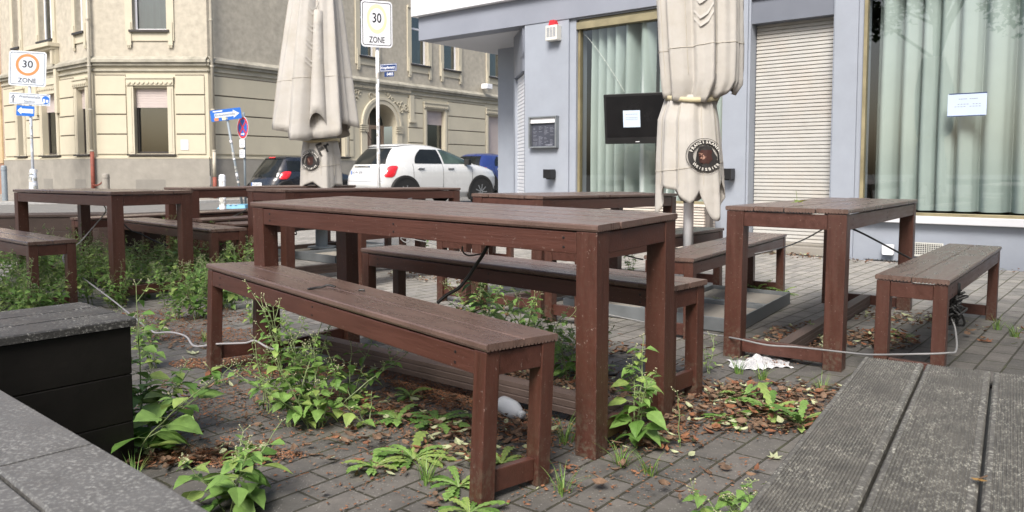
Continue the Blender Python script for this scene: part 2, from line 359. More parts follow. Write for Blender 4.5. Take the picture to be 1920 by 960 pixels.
def rrect(w, h, r, n=4):
    p = []
    for cx, cy, a in ((w / 2 - r, h / 2 - r, 0), (-w / 2 + r, h / 2 - r, 90), (-w / 2 + r, -h / 2 + r, 180), (w / 2 - r, -h / 2 + r, 270)):
        for i in range(n + 1): t = R(a + 90 * i / n); p.append((cx + r * math.cos(t), cy + r * math.sin(t)))
    return p
def annulus(mb, O, U, V, r0, r1, t=.001, mi=0, lift=0, n=32, sx=1.0, a0=0, a1=2 * PI):
    U = Vector(U).normalized(); V = Vector(V).normalized(); W = U.cross(V); O = Vector(O) + W * (lift + t)
    k = []
    for i in range(n + 1):
        a = a0 + (a1 - a0) * i / n; k.append([O + (U * math.cos(a) * sx + V * math.sin(a)) * r for r in (r0, r1)])
    return mb.grid(k, mi)

# ------------------------------------------------------------------ ground, street
FA = Wall((3.55, 8.22), (.777, -.629))      # blue facade; s<0 runs away to the left
CH = Wall((-13.89, 26.0), (1, 0))           # cream corner house, cut-off corner
RW = Wall((-10.03, 26.0), (.704, 1))        # its right wing
LW = Wall((-13.89, 26.0), (-1.27, 1))       # its left wing
def sheet(name, pts, z, mat, **k):
    mb = MB(); mb.add([(x, y, z) for x, y in pts], [tuple(range(len(pts)))])
    o = mb.build(name, mat); return tag(o, kind='structure', **k)
sheet('ground', [(-150, -150), (150, -150), (150, 150), (-150, 150)], -.16, M_asph)
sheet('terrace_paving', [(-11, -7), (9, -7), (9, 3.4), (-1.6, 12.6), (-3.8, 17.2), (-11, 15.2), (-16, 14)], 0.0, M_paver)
sheet('road', [(-60, 14.2), (-11.5, 15.6), (-3.8, 17.4), (.2, 16), (3, 14), (26, 46), (14, 60), (-40, 60), (-60, 40)], -.085, M_asph)
sheet('far_pavement', [(-13.89, 26.05), (-13.3, 24.1), (-9.7, 24.1), (12, 55), (6, 60), (-10.03, 26.05)], -.01, M_concr)
sheet('side_pavement', [(-13.3, 24.1), (-13.89, 26.05), (-45, 50.6), (-50, 40), (-22.6, 22.5), (-19.4, 21.6), (-16.3, 22.2)], -.008, M_concr)
mb = MB()
KP = [(-11, 15.35), (-3.9, 17.25), (-1.7, 12.8)]
for a, b in zip(KP[:-1], KP[1:]): mb.beam((*a, -.05), (*b, -.05), .14, .12)
tag(mb.build('kerb', M_kerb, bevel=.01), kind='structure')
mb = MB()
KP = [(-45, 37), (-22.8, 22.4), (-20.8, 21.45), (-18.8, 21.4), (-16.3, 22.1), (-13.3, 24.0), (-9.7, 24.0), (10, 52)]
for a, b in zip(KP[:-1], KP[1:]): mb.beam((*a, -.06), (*b, -.06), .16, .12)
tag(mb.build('far_kerb', M_kerb, bevel=.01), kind='structure')
# grass verge at the kerb bend
mb = MB()
for i in range(2600):
    t = rnd.random(); x = -20.6 + 5.0 * t; y = 21.62 + .9 * abs(t - .35) + rnd.random() * .55 + .25
    h = .05 + .07 * rnd.random(); a = rnd.random() * PI; dx = .018 * math.cos(a); dy = .018 * math.sin(a); lx = (rnd.random() - .5) * .06
    mb.add([(x - dx, y - dy, -.01), (x + dx, y + dy, -.01), (x + lx, y, h)], [(0, 1, 2)])
tag(mb.build('verge_grass', M_grass), 'short green grass along the white kerb bend across the street', 'grass', kind='stuff')

# ------------------------------------------------------------------ walls with openings
def wallsheet(mb, W, a0, a1, z0, z1, ops, depth=.22, off=0, mi=0, rmi=None):
    """flat wall with rectangular openings (s0,s1,z0,z1) and their reveals"""
    if rmi is None: rmi = mi
    xs = sorted({a0, a1, *[c for o in ops for c in o[:2] if a0 < c < a1]}); zs = sorted({z0, z1, *[c for o in ops for c in o[2:4] if z0 < c < z1]})
    for i in range(len(xs) - 1):
        for j in range(len(zs) - 1):
            cx = (xs[i] + xs[i + 1]) / 2; cz = (zs[j] + zs[j + 1]) / 2
            if any(o[0] < cx < o[1] and o[2] < cz < o[3] for o in ops): continue
            P = lambda a, z: W.p(a, z, off)
            mb.add([P(xs[i], zs[j]), P(xs[i + 1], zs[j]), P(xs[i + 1], zs[j + 1]), P(xs[i], zs[j + 1])], [(0, 1, 2, 3)], mi)
    for o in ops:
        A = [(o[0], o[2]), (o[1], o[2]), (o[1], o[3]), (o[0], o[3])]
        for k in range(4):
            (p, q), (r, t) = A[k], A[(k + 1) % 4]
            mb.add([W.p(p, q, off), W.p(r, t, off), W.p(r, t, off - depth), W.p(p, q, off - depth)], [(0, 1, 2, 3)], rmi)
def frame(mb, W, a0, a1, z0, z1, t, n0, n1, mi=0):
    mb.wbox(W, a0, a1, z0, z0 + t, n0, n1, mi); mb.wbox(W, a0, a1, z1 - t, z1, n0, n1, mi)
    mb.wbox(W, a0, a0 + t, z0 + t, z1 - t, n0, n1, mi); mb.wbox(W, a1 - t, a1, z0 + t, z1 - t, n0, n1, mi)
def slats(mb, W, a0, a1, z0, z1, pitch, n0, d, mi=0):
    n = max(1, round((z1 - z0) / pitch)); h = (z1 - z0) / n; rows = []
    for i in range(n):
        for f, q in ((0.0, 0), (.12, d), (.8, d * .8), (.96, 0)):
            rows.append([W.p(a0, z0 + (i + f) * h, n0 + q), W.p(a1, z0 + (i + f) * h, n0 + q)])
    mb.grid(rows, mi)

# ------------------------------------------------------------------ cream corner house
house = thing('corner_house', (-12, 26.2, 0), 'cream corner house with banded ground floor, grey plinth, weathered cornice and arched doorway', 'house')
ZB, ZC, ZTOP = 1.31, 4.52, 14.5       # plinth top, cornice, roof
def sz(W, x0, x1, y0, y1, ref=None):
    a0 = W.at(x0, 300)[0]; a1 = W.at(x1, 300)[0]; ym = ref if ref is not None else (x0 + x1) / 2
    zb = W.at(ym, y1)[1]; zt = W.at(ym, y0)[1]
    if a0 > a1: a0, a1 = a1, a0
    return [a0, a1, zb, zt]
LL = 7.6
win = {CH: [], RW: [], LW: []}
# ground-floor openings
cw = sz(CH, 255, 318, 165, 288); GB, GT = cw[2], cw[3]
win[CH].append((cw[0], cw[1], GB, GT, 'half'))
for x0, x1, kind in ((595, 646, 'dark'), (800, 833, 'half'), (915, 946, 'shut')):
    q = sz(RW, x0, x1, 200, 300); win[RW].append((q[0], q[1], GB, GT - (.05 if kind != 'dark' else 0), kind))
for x0, x1, kind in ((150, 166, 'half'), (84, 110, 'half'), (38, 48, 'dark')):
    q = sz(LW, x0, x1, 200, 300); win[LW].append((q[0], q[1], GB, GT, kind))
UB = 5.52; UT = 7.75
up = {CH: [], RW: [], LW: []}
q = sz(CH, 257, 320, 0, 60); up[CH].append((q[0], q[1], UB, UT))
for x0, x1 in ((677, 706), (772, 803), (832, 860), (917, 942)):
    q = sz(RW, x0, x1, 0, 60); up[RW].append((q[0], q[1], UB, UT))
for x0, x1 in ((152, 167), (84, 109), (36, 47)):
    q = sz(LW, x0, x1, 0, 60); up[LW].append((q[0], q[1], UB, UT))
for W in up:
    up[W] += [(a, b, c + 3.6, d + 3.6) for a, b, c, d in list(up[W])]
ext = {CH: (0, 3.86), RW: (0, 32), LW: (0, LL)}
RW_s = 1
# door arch
dq = sz(RW, 688, 743, 200, 300); DA0, DA1 = dq[0], dq[1]; DZ = RW.at(716, 196)[1]
lo = MB(); hi = MB(); pl = MB(); gr = MB()
for W in (CH, RW, LW):
    a0, a1 = ext[W]
    ops = [o[:4] for o in win[W]]
    if W is RW: ops = ops + [(DA0, DA1, ZB - 1.4, DZ)]
    wallsheet(lo, W, a0, a1, ZB, ZC, [o for o in ops], .22)
    wallsheet(hi, W, a0, a1, ZC, ZTOP, up[W], .2)
    wallsheet(pl, W, a0 - .02, a1, -.1, ZB, [(DA0, DA1, -.2, ZB + .2)] if W is RW else [], .9, off=.05)
    pl.add([W.p(a0, ZB, 0), W.p(a1, ZB, 0), W.p(a1, ZB, .05), W.p(a0, ZB, .05)], [(0, 1, 2, 3)])
lo.build('ground_floor_wall', M_beige, house); hi.build('upper_wall', M_rough, house); pl.build('plinth', M_base, house)
rf = MB(); rf.add([CH.p(0, ZTOP, 0), CH.p(3.86, ZTOP, 0), RW.p(32, ZTOP, 0), RW.p(32, ZTOP, -10), LW.p(LL, ZTOP, -10), LW.p(LL, ZTOP, 0)], [(0, 1, 2, 3, 4, 5)])
rf.build('roof', M_base, house)
# courses: raised bands between grooves, interrupted by openings and their trim
bands = [GB + .02 + (4.18 - GB) * k / 5 for k in range(6)]
bands = [CH.at(350, y)[1] for y in (290, 251.7, 214.6, 178, 141)]
bm_ = MB()
for W in (CH, RW, LW):
    a0, a1 = ext[W]; cuts = sorted([(o[0] - .26, o[1] + .26) for o in win[W]] + ([(DA0 - .75, DA1 + .75)] if W is RW else []))
    segs = []; x = a0 + .14
    for c0, c1 in cuts:
        if c0 - x > .2: segs.append((x, c0))
        x = max(x, c1)
    if a1 - x > .2: segs.append((x, a1 - .12))
    for s0, s1 in segs:
        for z0, z1 in zip(bands[:-1], bands[1:]): bm_.wbox(W, s0, s1, z0 + .022, z1 - .022, 0, .04)
        for z in bands[1:]: bm_.wbox(W, s0, s1, z - .022, z + .022, -.001, .012, 1)
    bm_.wbox(W, a0, a1, ZB, ZB + .06, 0, .06)
bm_.build('banded_courses', [M_beige, M_groove], house, bevel=.012)
# cornice with weathered top, stepped
cn = MB()
for W in (CH, RW, LW):
    a0, a1 = ext[W]
    for z0, z1, d in ((ZC - .34, ZC - .28, .06), (ZC - .16, ZC - .06, .10), (ZC - .06, ZC + .03, .17)): cn.wbox(W, a0 - d * .4, a1, z0, z1, 0, d)
    cn.add([W.p(a0, ZC + .03, .17), W.p(a1, ZC + .03, .17), W.p(a1, ZC + .16, .0), W.p(a0, ZC + .16, .0)], [(0, 1, 2, 3)])
cn.build('cornice', M_corn, house, bevel=.006)
def house_window(W, o, kind, frame_mat, upper):
    a0, a1, z0, z1 = o[:4]; d = -.16
    fm = MB(); frame(fm, W, a0, a1, z0, z1, .07, d - .05, d); 
    if upper:
        zt = z0 + (z1 - z0) * .68; fm.wbox(W, a0 + .07, a1 - .07, zt, zt + .07, d - .04, d + .005)
        if a1 - a0 > 1.0 and W is LW: fm.wbox(W, (a0 + a1) / 2 - .04, (a0 + a1) / 2 + .04, z0 + .07, zt, d - .04, d + .005)
    wn = fm.build('window', frame_mat, house)
    pn = MB(); pn.wbox(W, a0 + .05, a1 - .05, z0 + .05, z1 - .05, d - .035, d - .03); p = pn.build('pane', M_glassd, wn, world=False)
    p.data.transform(Matrix.Translation(-Vector(house.location)))
    bk = MB(); bk.add([W.p(a0, z0, -.55), W.p(a1, z0, -.55), W.p(a1, z1, -.55), W.p(a0, z1, -.55)], [(0, 1, 2, 3)])
    for (aa, bb) in ((a0, a0), (a1, a1)): bk.add([W.p(aa, z0, -.22), W.p(aa, z0, -.55), W.p(aa, z1, -.55), W.p(aa, z1, -.22)], [(0, 1, 2, 3)])
    if upper:
        rows = []
        for i in range(29):
            t = i / 28; rows.append([W.p(a0 + (a1 - a0) * t, z, -.36 + .03 * math.sin(t * 31)) for z in (z0, z0 + (z1 - z0) * (.98 if upper else .5))])
        cu = MB(); cu.grid(rows); c = cu.build('net_curtain', M_roomg, wn, world=False); c.data.transform(Matrix.Translation(-Vector(house.location)))
    b = bk.build('room', M_room, wn, world=False); b.data.transform(Matrix.Translation(-Vector(house.location)))
    if kind in ('half', 'shut'):
        sh = MB(); zs = z0 + .02 if kind == 'shut' else z1 - (z1 - z0) * .28
        slats(sh, W, a0 + .01, a1 - .01, zs, z1, .055, d + .02, .012); sh.wbox(W, a0 + .01, a1 - .01, zs - .03, zs, d + .01, d + .035)
        s = sh.build('roller_shutter', M_shut, wn, world=False); s.data.transform(Matrix.Translation(-Vector(house.location)))
    return wn
hl = Vector(house.location)
for W in (CH, RW, LW):
    for o in win[W]:
        wn = house_window(W, o, o[4], M_winbrown, False); tr = MB(); sl_ = MB()
        a0, a1, z0, z1 = o[:4]
        for e0, e1 in ((a0 - .2, a0), (a1, a1 + .2)):
            tr.wbox(W, e0, e1, z0 - .02, z1 + .08, 0, .05)
            tr.wbox(W, e0 + .06, e1 - .06, z0 + .05, z1, .05, .065)
        tr.wbox(W, a0 - .22, a1 + .22, z1 + .08, z1 + .30, 0, .09); tr.wbox(W, a0 - .24, a1 + .24, z1 + .30, z1 + .35, 0, .12)
        n = max(3, int((a1 - a0 + .4) / .14))
        for i in range(n):      # scalloped hood
            c = a0 - .2 + (a1 - a0 + .4) * (i + .5) / n; w_ = (a1 - a0 + .4) / n * .42
            tr.prism([(w_ * math.cos(t), .07 * math.sin(t)) for t in [PI + PI * k / 6 for k in range(7)]], W.p(c, z1 + .19, .09), W.d, (0, 0, 1), W.n * .03)
        sl_.wbox(W, a0 - .24, a1 + .24, z0 - .07, z0 - .02, 0, .12)
        for mb_, nm, mt in ((tr, 'surround', M_trim), (sl_, 'sill', M_winbrown)): q = mb_.build(nm, mt, wn, world=False); q.data.transform(Matrix.Translation(-hl))
    for o in up[W]:
        wn = house_window(W, o, '', M_winwhite, True); tr = MB(); sl_ = MB()
        a0, a1, z0, z1 = o
        for e0, e1 in ((a0 - .24, a0), (a1, a1 + .24)):
            tr.wbox(W, e0, e1, z0 - .35, z1 + .12, 0, .05); tr.wbox(W, e0 + .05, e1 - .04, z0 - .5, z0 + .25, .05, .08)
            for k in range(3): tr.wbox(W, e0 + .05 + k * .05, e0 + .08 + k * .05, z0 - .58, z0 - .5, .03, .075)
        tr.wbox(W, a0, a1, z0 - .35, z0 - .07, 0, .04); tr.wbox(W, a0 - .24, a1 + .24, z1 + .12, z1 + .22, 0, .1)
        sl_.wbox(W, a0 - .1, a1 + .1, z0 - .07, z0, 0, .13)
        for mb_, nm, mt in ((tr, 'surround', M_trim), (sl_, 'sill', M_winbrown)): q = mb_.build(nm, mt, wn, world=False); q.data.transform(Matrix.Translation(-hl))
# bay ledge on the left wing
b = MB(); q = up[LW][1]
b.wbox(LW, q[0] - .45, q[1] + .45, UB - .32, UB - .18, 0, .38); b.wbox(LW, q[0] - .4, q[1] + .4, UB - .42, UB - .32, 0, .28)
for e in (q[0] - .4, q[1] + .2): b.wbox(LW, e, e + .2, UB - 2.6, UB - .42, 0, .14); b.wbox(LW, e + .03, e + .17, UB - .42 - .5, UB - .42, .14, .24)
b.wbox(LW, q[0] - .1, q[1] + .1, ZC - .9, ZC - .35, .01, .09)
b.build('bay_ledge', M_trim, house, bevel=.01)
# arched doorway
ar = MB(); cx = (DA0 + DA1) / 2; rr = (DA1 - DA0) / 2; zs = DZ - rr
for k, (r0, r1, n1) in enumerate(((rr, rr + .18, .07), (rr + .18, rr + .30, .10))):
    rows = []
    for i in range(21):
        t = PI * i / 20; rows.append([RW.p(cx + math.cos(t) * r, zs + math.sin(t) * r, n) for r, n in ((r0, -.02), (r0, n1), (r1, n1), (r1, -.02))])
    ar.grid(rows)
for sgn in (-1, 1):      # spandrels filling the square opening to an arch, jamb strips, capitals
    for i in range(10):
        t0, t1 = PI / 2 * i / 10, PI / 2 * (i + 1) / 10
        P = [(cx + sgn * rr * math.cos(t0), zs + rr * math.sin(t0)), (cx + sgn * rr * math.cos(t1), zs + rr * math.sin(t1)), (cx + sgn * rr * math.cos(t1), DZ), (cx + sgn * rr * math.cos(t0), DZ)]
        ar.add([RW.p(a, z, .0) for a, z in P], [(0, 1, 2, 3)])
        ar.add([RW.p(P[0][0], P[0][1], 0), RW.p(P[1][0], P[1][1], 0), RW.p(P[1][0], P[1][1], -.9), RW.p(P[0][0], P[0][1], -.9)], [(0, 1, 2, 3)])
    e = cx + sgn * (rr + .17)
    ar.wbox(RW, e - .16, e + .16, -.05, zs - .3, 0, .06)
    for k in range(4): ar.wbox(RW, e - .2, e + .2, zs - .3 + k * .08, zs - .25 + k * .08, 0, .1)
ar.build('door_arch', M_trim, house, bevel=.006)
orL, orR = MB(), MB(); r2 = random.Random(3)
for i in range(46):      # stucco scrollwork over the arch
    a = cx + (r2.random() - .5) * 3.0; z = zs + .2 + r2.random() * 1.25
    if math.hypot(a - cx, z - zs) < rr + .36 or z > ZC - .4: continue
    q = .08 + .08 * r2.random(); ph = r2.random() * 6; pts = [RW.p(a + q * (1 - k / 14) * math.cos(ph + k * .5), z + q * (1 - k / 14) * math.sin(ph + k * .5), .03) for k in range(13)]
    (orL if a < cx else orR).tube(pts, .028, 5, r1=.012)
for s_ in (-1, 1):
    e = cx + s_ * (rr + .95); orn = orL if s_ < 0 else orR; orn.wbox(RW, e - .13, e + .13, zs + .35, ZC - .36, 0, .08); orn.wbox(RW, e - .18, e + .18, zs + .2, zs + .35, 0, .12)
for i in range(40):
    e = cx - 1.7 + 3.4 * i / 39; (orL if e < cx else orR).wbox(RW, e - .025, e + .025, ZC - .28, ZC - .17, .02, .09)
orL.build('stucco_ornament', M_trim, house); orR.build('stucco_ornament', M_trim, house)
dr = MB(); D = -.75
dr.wbox(RW, DA0, DA1, zs - .05, zs + .04, D - .03, D + .05)
for e0, e1 in ((DA0, DA0 + .09), (DA1 - .09, DA1), (cx - .05, cx + .05)): dr.wbox(RW, e0, e1, -.05, zs - .05, D - .03, D + .04)
for e0, e1 in ((DA0 + .09, cx - .05), (cx + .05, DA1 - .09)):
    dr.wbox(RW, e0, e1, -.05, .8, D - .03, D + .02); frame(dr, RW, e0, e1, .8, zs - .05, .07, D - .03, D + .02)
dr.wbox(RW, cx - .03, cx + .03, zs, DZ, D - .03, D + .03)
dd = dr.build('street_door', pm('salmon_door_paint', (.52, .38, .28), .6, .05, 3), house, bevel=.004)
g = MB(); g.add([RW.p(DA0, -.05, D - .02), RW.p(DA1, -.05, D - .02), RW.p(DA1, DZ, D - .02), RW.p(DA0, DZ, D - .02)], [(0, 1, 2, 3)])
p = g.build('door_glass', pm('dim_door_glass', (.06, .065, .06), .15, .2, 2), dd, world=False); p.data.transform(Matrix.Translation(-Vector(house.location)))
# cellar vents, wall notice
M_patch = pm('grey_repair_render', (.21, .20, .18), .9, .1, 3, .3, 30)
for W, x0, x1 in ((CH, 256, 312), (LW, 85, 102), (LW, 144, 164)):
    a, b2 = sorted((W.at(x0, 340)[0], W.at(x1, 340)[0])); cv = MB(); cv.wbox(W, a, b2, .0, .62, .05, .055); cv.build('cellar_vent_patch', M_patch, house)
mb = MB(); a, z = CH.at(347.5, 271.5); mb.wbox(CH, a - .13, a + .13, z - .17, z + .17, .05, .056)
t = rebase(mb.build('wall_notice', M_paper), CH.p(a, z, .05)); tag(t, 'small white sheet pinned on the cream wall beside the corner drainpipe', 'notice')
# drainpipes
def pipe(W, px, label, y0, low):
    a = W.at(px, 300)[0]; P = W.p(a, 0, .16)
    t = thing('drainpipe', P, label, 'drainpipe', 'drainpipes on the corner house')
    z1 = CH.at(px, y0)[1]; m = MB(); m.tube([P + Vector((0, 0, 1.55)), P + Vector((0, 0, z1))], .055, 12); m.build('pipe', M_pipe, t, smooth=True)
    m = MB(); m.tube([P + Vector((0, 0, low)), P + Vector((0, 0, 1.57))], .062, 12); m.build('standpipe', M_rust if low < .5 else M_pipe, t, smooth=True)
    m = MB()
    for z in (1.55, 2.9, ZC - .2, ZC + 1.3): m.lathe(P, [(.055, z), (.075, z), (.075, z + .05), (.055, z + .05)], 12)
    m.build('bracket', M_pipe, t)
    return t
pipe(CH, 178, 'drainpipe with rust red lower end at the left corner of the cream house', -120, .0)
t = pipe(RW, 396.5, 'cream drainpipe on the right corner of the cut-off house corner', -400, .7)
m = MB(); P = Vector(t.location); m.tube([P + Vector((0, 0, 0)), P + Vector((0, 0, .7))], .065, 12); m.build('cast_iron_foot', M_rust, t, smooth=True)
mb = MB(); a, z = RW.at(903, 163); mb.wbox(RW, a - .22, a + .22, z - .12, z + .12, .15, .5)
mb.wbox(RW, a - .04, a + .04, z - .05, z + .05, 0, .16)
t = rebase(mb.build('wall_floodlight', M_white, bevel=.02), RW.p(a, z, .1)); tag(t, 'small white floodlight on the cornice of the cream house', 'floodlight')

# pink neighbour house
pk = thing('pink_house', LW.p(LL + 1, 0, 0), 'pale pink house at the left edge beyond the cream corner house', 'house')
m = MB(); m.wbox(LW, LL + .02, LL + 12, 1.2, 14, -8, .03); m.build('wall', M_pink, pk)
m = MB(); m.wbox(LW, LL + .02, LL + 12, -.1, 1.2, -8, .06); m.build('plinth', pm('brick_brown_plinth', (.28, .16, .11), .85, .2, 8), pk)
m = MB(); m.wbox(LW, LL + .02, LL + .35, 1.2, 14, .03, .09); [m.wbox(LW, LL + .02, LL + 12, z, z + .08, .03, .07) for z in (3.6, 4.3)]
m.build('corner_strip', pm('ochre_corner_strip', (.50, .37, .22), .8, .2, 3), pk)

# ------------------------------------------------------------------ blue restaurant building
HB = 2.93
bl = thing('restaurant_building', FA.p(-1, 0, 0), 'pale blue restaurant building with curtained shop windows, roller shutter door and flat canopy', 'building')
W2 = (-3.50, -1.43, .52, HB - .02); DOOR = (-1.117, -.211, -.1, HB - .08); W3 = (.10, 4.6, .47, HB + .1)
m = MB(); wallsheet(m, FA, -4.33, -3.60, -.1, HB, [], .2); wallsheet(m, FA, -3.60, 7.0, -.1, HB, [W2, DOOR, W3], .26, off=-.03)
m.add([FA.p(-3.6, -.1, 0), FA.p(-3.6, HB, 0), FA.p(-3.6, HB, -.03), FA.p(-3.6, -.1, -.03)], [(0, 1, 2, 3)])
m.wbox(FA, -1.43, -1.14, -.1, HB, -.03, .0); m.wbox(FA, -.19, .045, -.1, HB, -.03, .0); 
m.wbox(FA, 4.6, 7, 0, HB, -.2, 0)
m.build('facade_wall', M_blue, bl)
m = MB(); m.wbox(FA, -6.42, 7, HB, HB + .36, -.25, .012); m.build('grey_band', M_band, bl, bevel=.004)
m = MB(); m.wbox(FA, .0, 5.0, .40, .475, -.03, .05); m.build('sill_ledge', M_soffit, bl, bevel=.006)
m = MB(); m.wbox(FA, -6.50, 7, HB + .36, HB + .72, -.3, .10); m.wbox(FA, -6.48, 7, HB + .72, HB + 1.6, -.3, .02)
PW = Wall(tuple(FA.p(-6.42, 0, 0).xy), (.629, .777)); 
m.build('white_fascia', M_white, bl, bevel=.01)
m = MB(); m.wbox(FA, -6.42, 0, HB, HB + .3, -6.5, -.26); m.build('canopy_slab', M_soffit, bl)
m = MB(); m.wbox(FA, -4.4, 14, HB + .3, 10, -9, -.35); m.build('upper_storey', M_blue, bl)  # out of view; made taller to block sky light from the right
m = MB(); m.wbox(FA, 7, 14, -.1, HB + .3, -.2, 0); m.build('side_wall', M_blue, bl)
m = MB(); cdir = Vector((-.129, 1, 0)).normalized(); c0 = FA.p(-4.33, 0, 0); DG = Wall((c0.x, c0.y), (-.129, 1)); DG.n = Vector((-cdir.y, cdir.x, 0)) * 1
DG.n = Vector((-1, -.129, 0)).normalized()
m.wbox(DG, 0, .06, 0, HB, -.02, .005); m.wbox(DG, 1.02, 1.2, 0, HB, -.3, .005); m.build('corner_jamb', M_blue, bl)
m = MB(); m.wbox(DG, .06, 1.02, HB - .62, HB, -.2, .03); m.wbox(DG, .02, .3, HB - .42, HB - .34, .03, .035); m.build('shutter_box', M_blue2, bl, bevel=.005)
m = MB(); slats(m, DG, .06, 1.02, 0, HB - .62, .052, -.04, .012); m.build('entrance_shutter', M_shutw2, bl)
m = MB(); m.wbox(FA, -6.0, -4.6, 0, HB, -4.5, -1.4); m.build('recessed_wall', M_blue, bl)
m = MB(); m.wbox(FA, DOOR[0], DOOR[1], HB - .32, HB - .08, -.16, -.06); m.wbox(FA, DOOR[0], DOOR[1], HB - .35, HB - .32, -.19, -.05); m.build('door_header', M_blue2, bl)
m = MB(); slats(m, FA, DOOR[0] + .01, DOOR[1] - .01, .12, HB - .34, .042, -.2, .016)
sh = m.build('door_shutter', M_shutw, bl)
m = MB(); m.wbox(FA, DOOR[0], DOOR[1], 0, .09, -.26, .03); m.wbox(FA, DOOR[0] + .02, DOOR[1] - .02, .09, .12, -.22, -.12); m.build('door_step', M_concr, bl, bevel=.008)
def shopwin(o, dep, hdr):
    a0, a1, z0, z1 = o; f = MB()
    frame(f, FA, a0, a1, z0, z1, .035, -dep - .05, -dep + .02); 
    if hdr: f.wbox(FA, a0, a1, z1 - .13, z1 - .036, -dep - .05, -dep + .06)
    fr = f.build('window', M_brass, bl, bevel=.003); base = -Vector(bl.location)
    f = MB(); f.add([FA.p(a0, z0, -dep - .02), FA.p(a1, z0, -dep - .02), FA.p(a1, z1, -dep - .02), FA.p(a0, z1, -dep - .02)], [(0, 1, 2, 3)])
    x = f.build('pane', M_glass, fr, world=False); x.data.transform(Matrix.Translation(base))
    return fr
fr2 = shopwin(W2, .09, True); fr3 = shopwin(W3, .02, False)
m = MB()
for o in (W2, W3):
    a0, a1, z0, z1 = o; a0 -= .2; a1 += .3; z0 -= .2; z1 += .3
    for q in (((a0, -1.3), (a1, -1.3)), ((a0, -.27), (a0, -1.3)), ((a1, -1.3), (a1, -.27))):
        (s0, n0), (s1, n1) = q; m.add([FA.p(s0, z0, n0), FA.p(s1, z0, n1), FA.p(s1, z1, n1), FA.p(s0, z1, n0)], [(0, 1, 2, 3)])
    for z in (z0, z1): m.add([FA.p(a0, z, -.27), FA.p(a1, z, -.27), FA.p(a1, z, -1.3), FA.p(a0, z, -1.3)], [(0, 1, 2, 3)])
m.build('interior', M_room, bl)
def curtain(s0, s1, z0, z1, n, folds, seed, label, gather=0):
    r = random.Random(seed); ph = [r.random() * 6 for _ in range(6)]; cols = int((s1 - s0) * 130); rows = []
    for j in range(7):
        z = z0 + (z1 - z0) * j / 6; row = []
        for i in range(cols + 1):
            t = i / cols; x = t * (s1 - s0)
            u = x * folds + .45 * math.sin(x * 2.3 + ph[0]) + .3 * math.sin(x * 5.1 + ph[1])
            amp = .098 * (1 + .4 * math.sin(x * 3.7 + ph[2])) * (1 - .2 * j / 6)
            c_ = math.cos(2 * PI * u); y = amp * math.copysign(abs(c_) ** .7, c_) + .012 * math.sin(4 * PI * u + ph[3])
            row.append(FA.p(s0 + x + .022 * math.sin(2 * PI * u) + .006 * math.sin(j * .8 + ph[4]) , z, n + y))
        rows.append(row)
    mb = MB(); mb.grid(rows); o = mb.build('curtain', M_curt, smooth=True); rebase(o, FA.p((s0 + s1) / 2, z0, n)); return tag(o, label, 'curtain', 'curtains in the shop windows')
curtain(-3.36, -2.46, .55, HB + .1, -.24, 5.8, 1, 'pale mint curtain left of the screen in the brass framed window')
curtain(-2.36, -1.40, .55, HB + .1, -.24, 5.8, 2, 'pale mint curtain right of the dark gap behind the screen')
curtain(.16, 1.62, .52, HB + .3, -.24, 5.6, 3, 'pale green curtain in the left half of the big right shop window')
curtain(1.66, 4.7, .52, HB + .3, -.24, 5.6, 4, 'pale green curtain filling the right half of the big shop window')
# screen in window
tv = thing('wall_screen', FA.p(-2.5, 1.2, .1), 'black flat screen with a blue sheet taped on it, in front of the brass window', 'screen')
c = atd(1192, 222, 9.45); U = Vector((.90, -.42, 0)).normalized(); V = Vector((.02, -.16, 1)).normalized(); V = (V - U * V.dot(U)).normalized()
m = MB(); plate(m, c + U * .05, U, V, rrect(.86, .60, .012), .05); m.build('casing', M_black, tv, bevel=.006)
m = MB(); plate(m, c + U * .05 + V * .025, U, V, rrect(.80, .49, .004), .001, lift=.0505); m.build('screen_glass', pm('screen_black', (.006, .006, .007), .22, .1, 4), tv)
m = MB(); plate(m, c + U * (-.035), U, V, rrect(.21, .20, .002), .0015, lift=.0525); 
pp = m.build('blue_sheet', M_paperb, tv)
m = MB()
Wv = U.cross(V)
for k, (y, n_) in enumerate(((.055, 5), (.015, 8), (-.005, 8))):
    for i in range(n_):
        x = -.075 + .15 * (i + .5) / n_; plate(m, c + U * (-.035 + x) + V * y, U, V, [(-.15 / n_ * .4, -.003), (.15 / n_ * .4, -.003), (.15 / n_ * .4, .003), (-.15 / n_ * .4, .003)], .0004, lift=.0545)
x = m.build('print_lines', M_inkg, pp, world=False); x.data.transform(Matrix.Translation(-Vector(tv.location)))
m = MB(); plate(m, c + U * .03 - V * .275, U, V, rrect(.05, .008, .002), .0006, lift=.0505); m.build('maker_mark', M_signwhite, tv)
m = MB(); b0 = c - V * .3 + U * .09; m.beam(b0 + Vector((.02, .12, .1)), b0 + Vector((.02, .12, -.95)), .05, .03)
m.beam(c + U * .09, c + U * .09 + Vector((.03, .16, 0)), .06, .06); m.build('bracket_post', M_black, tv)
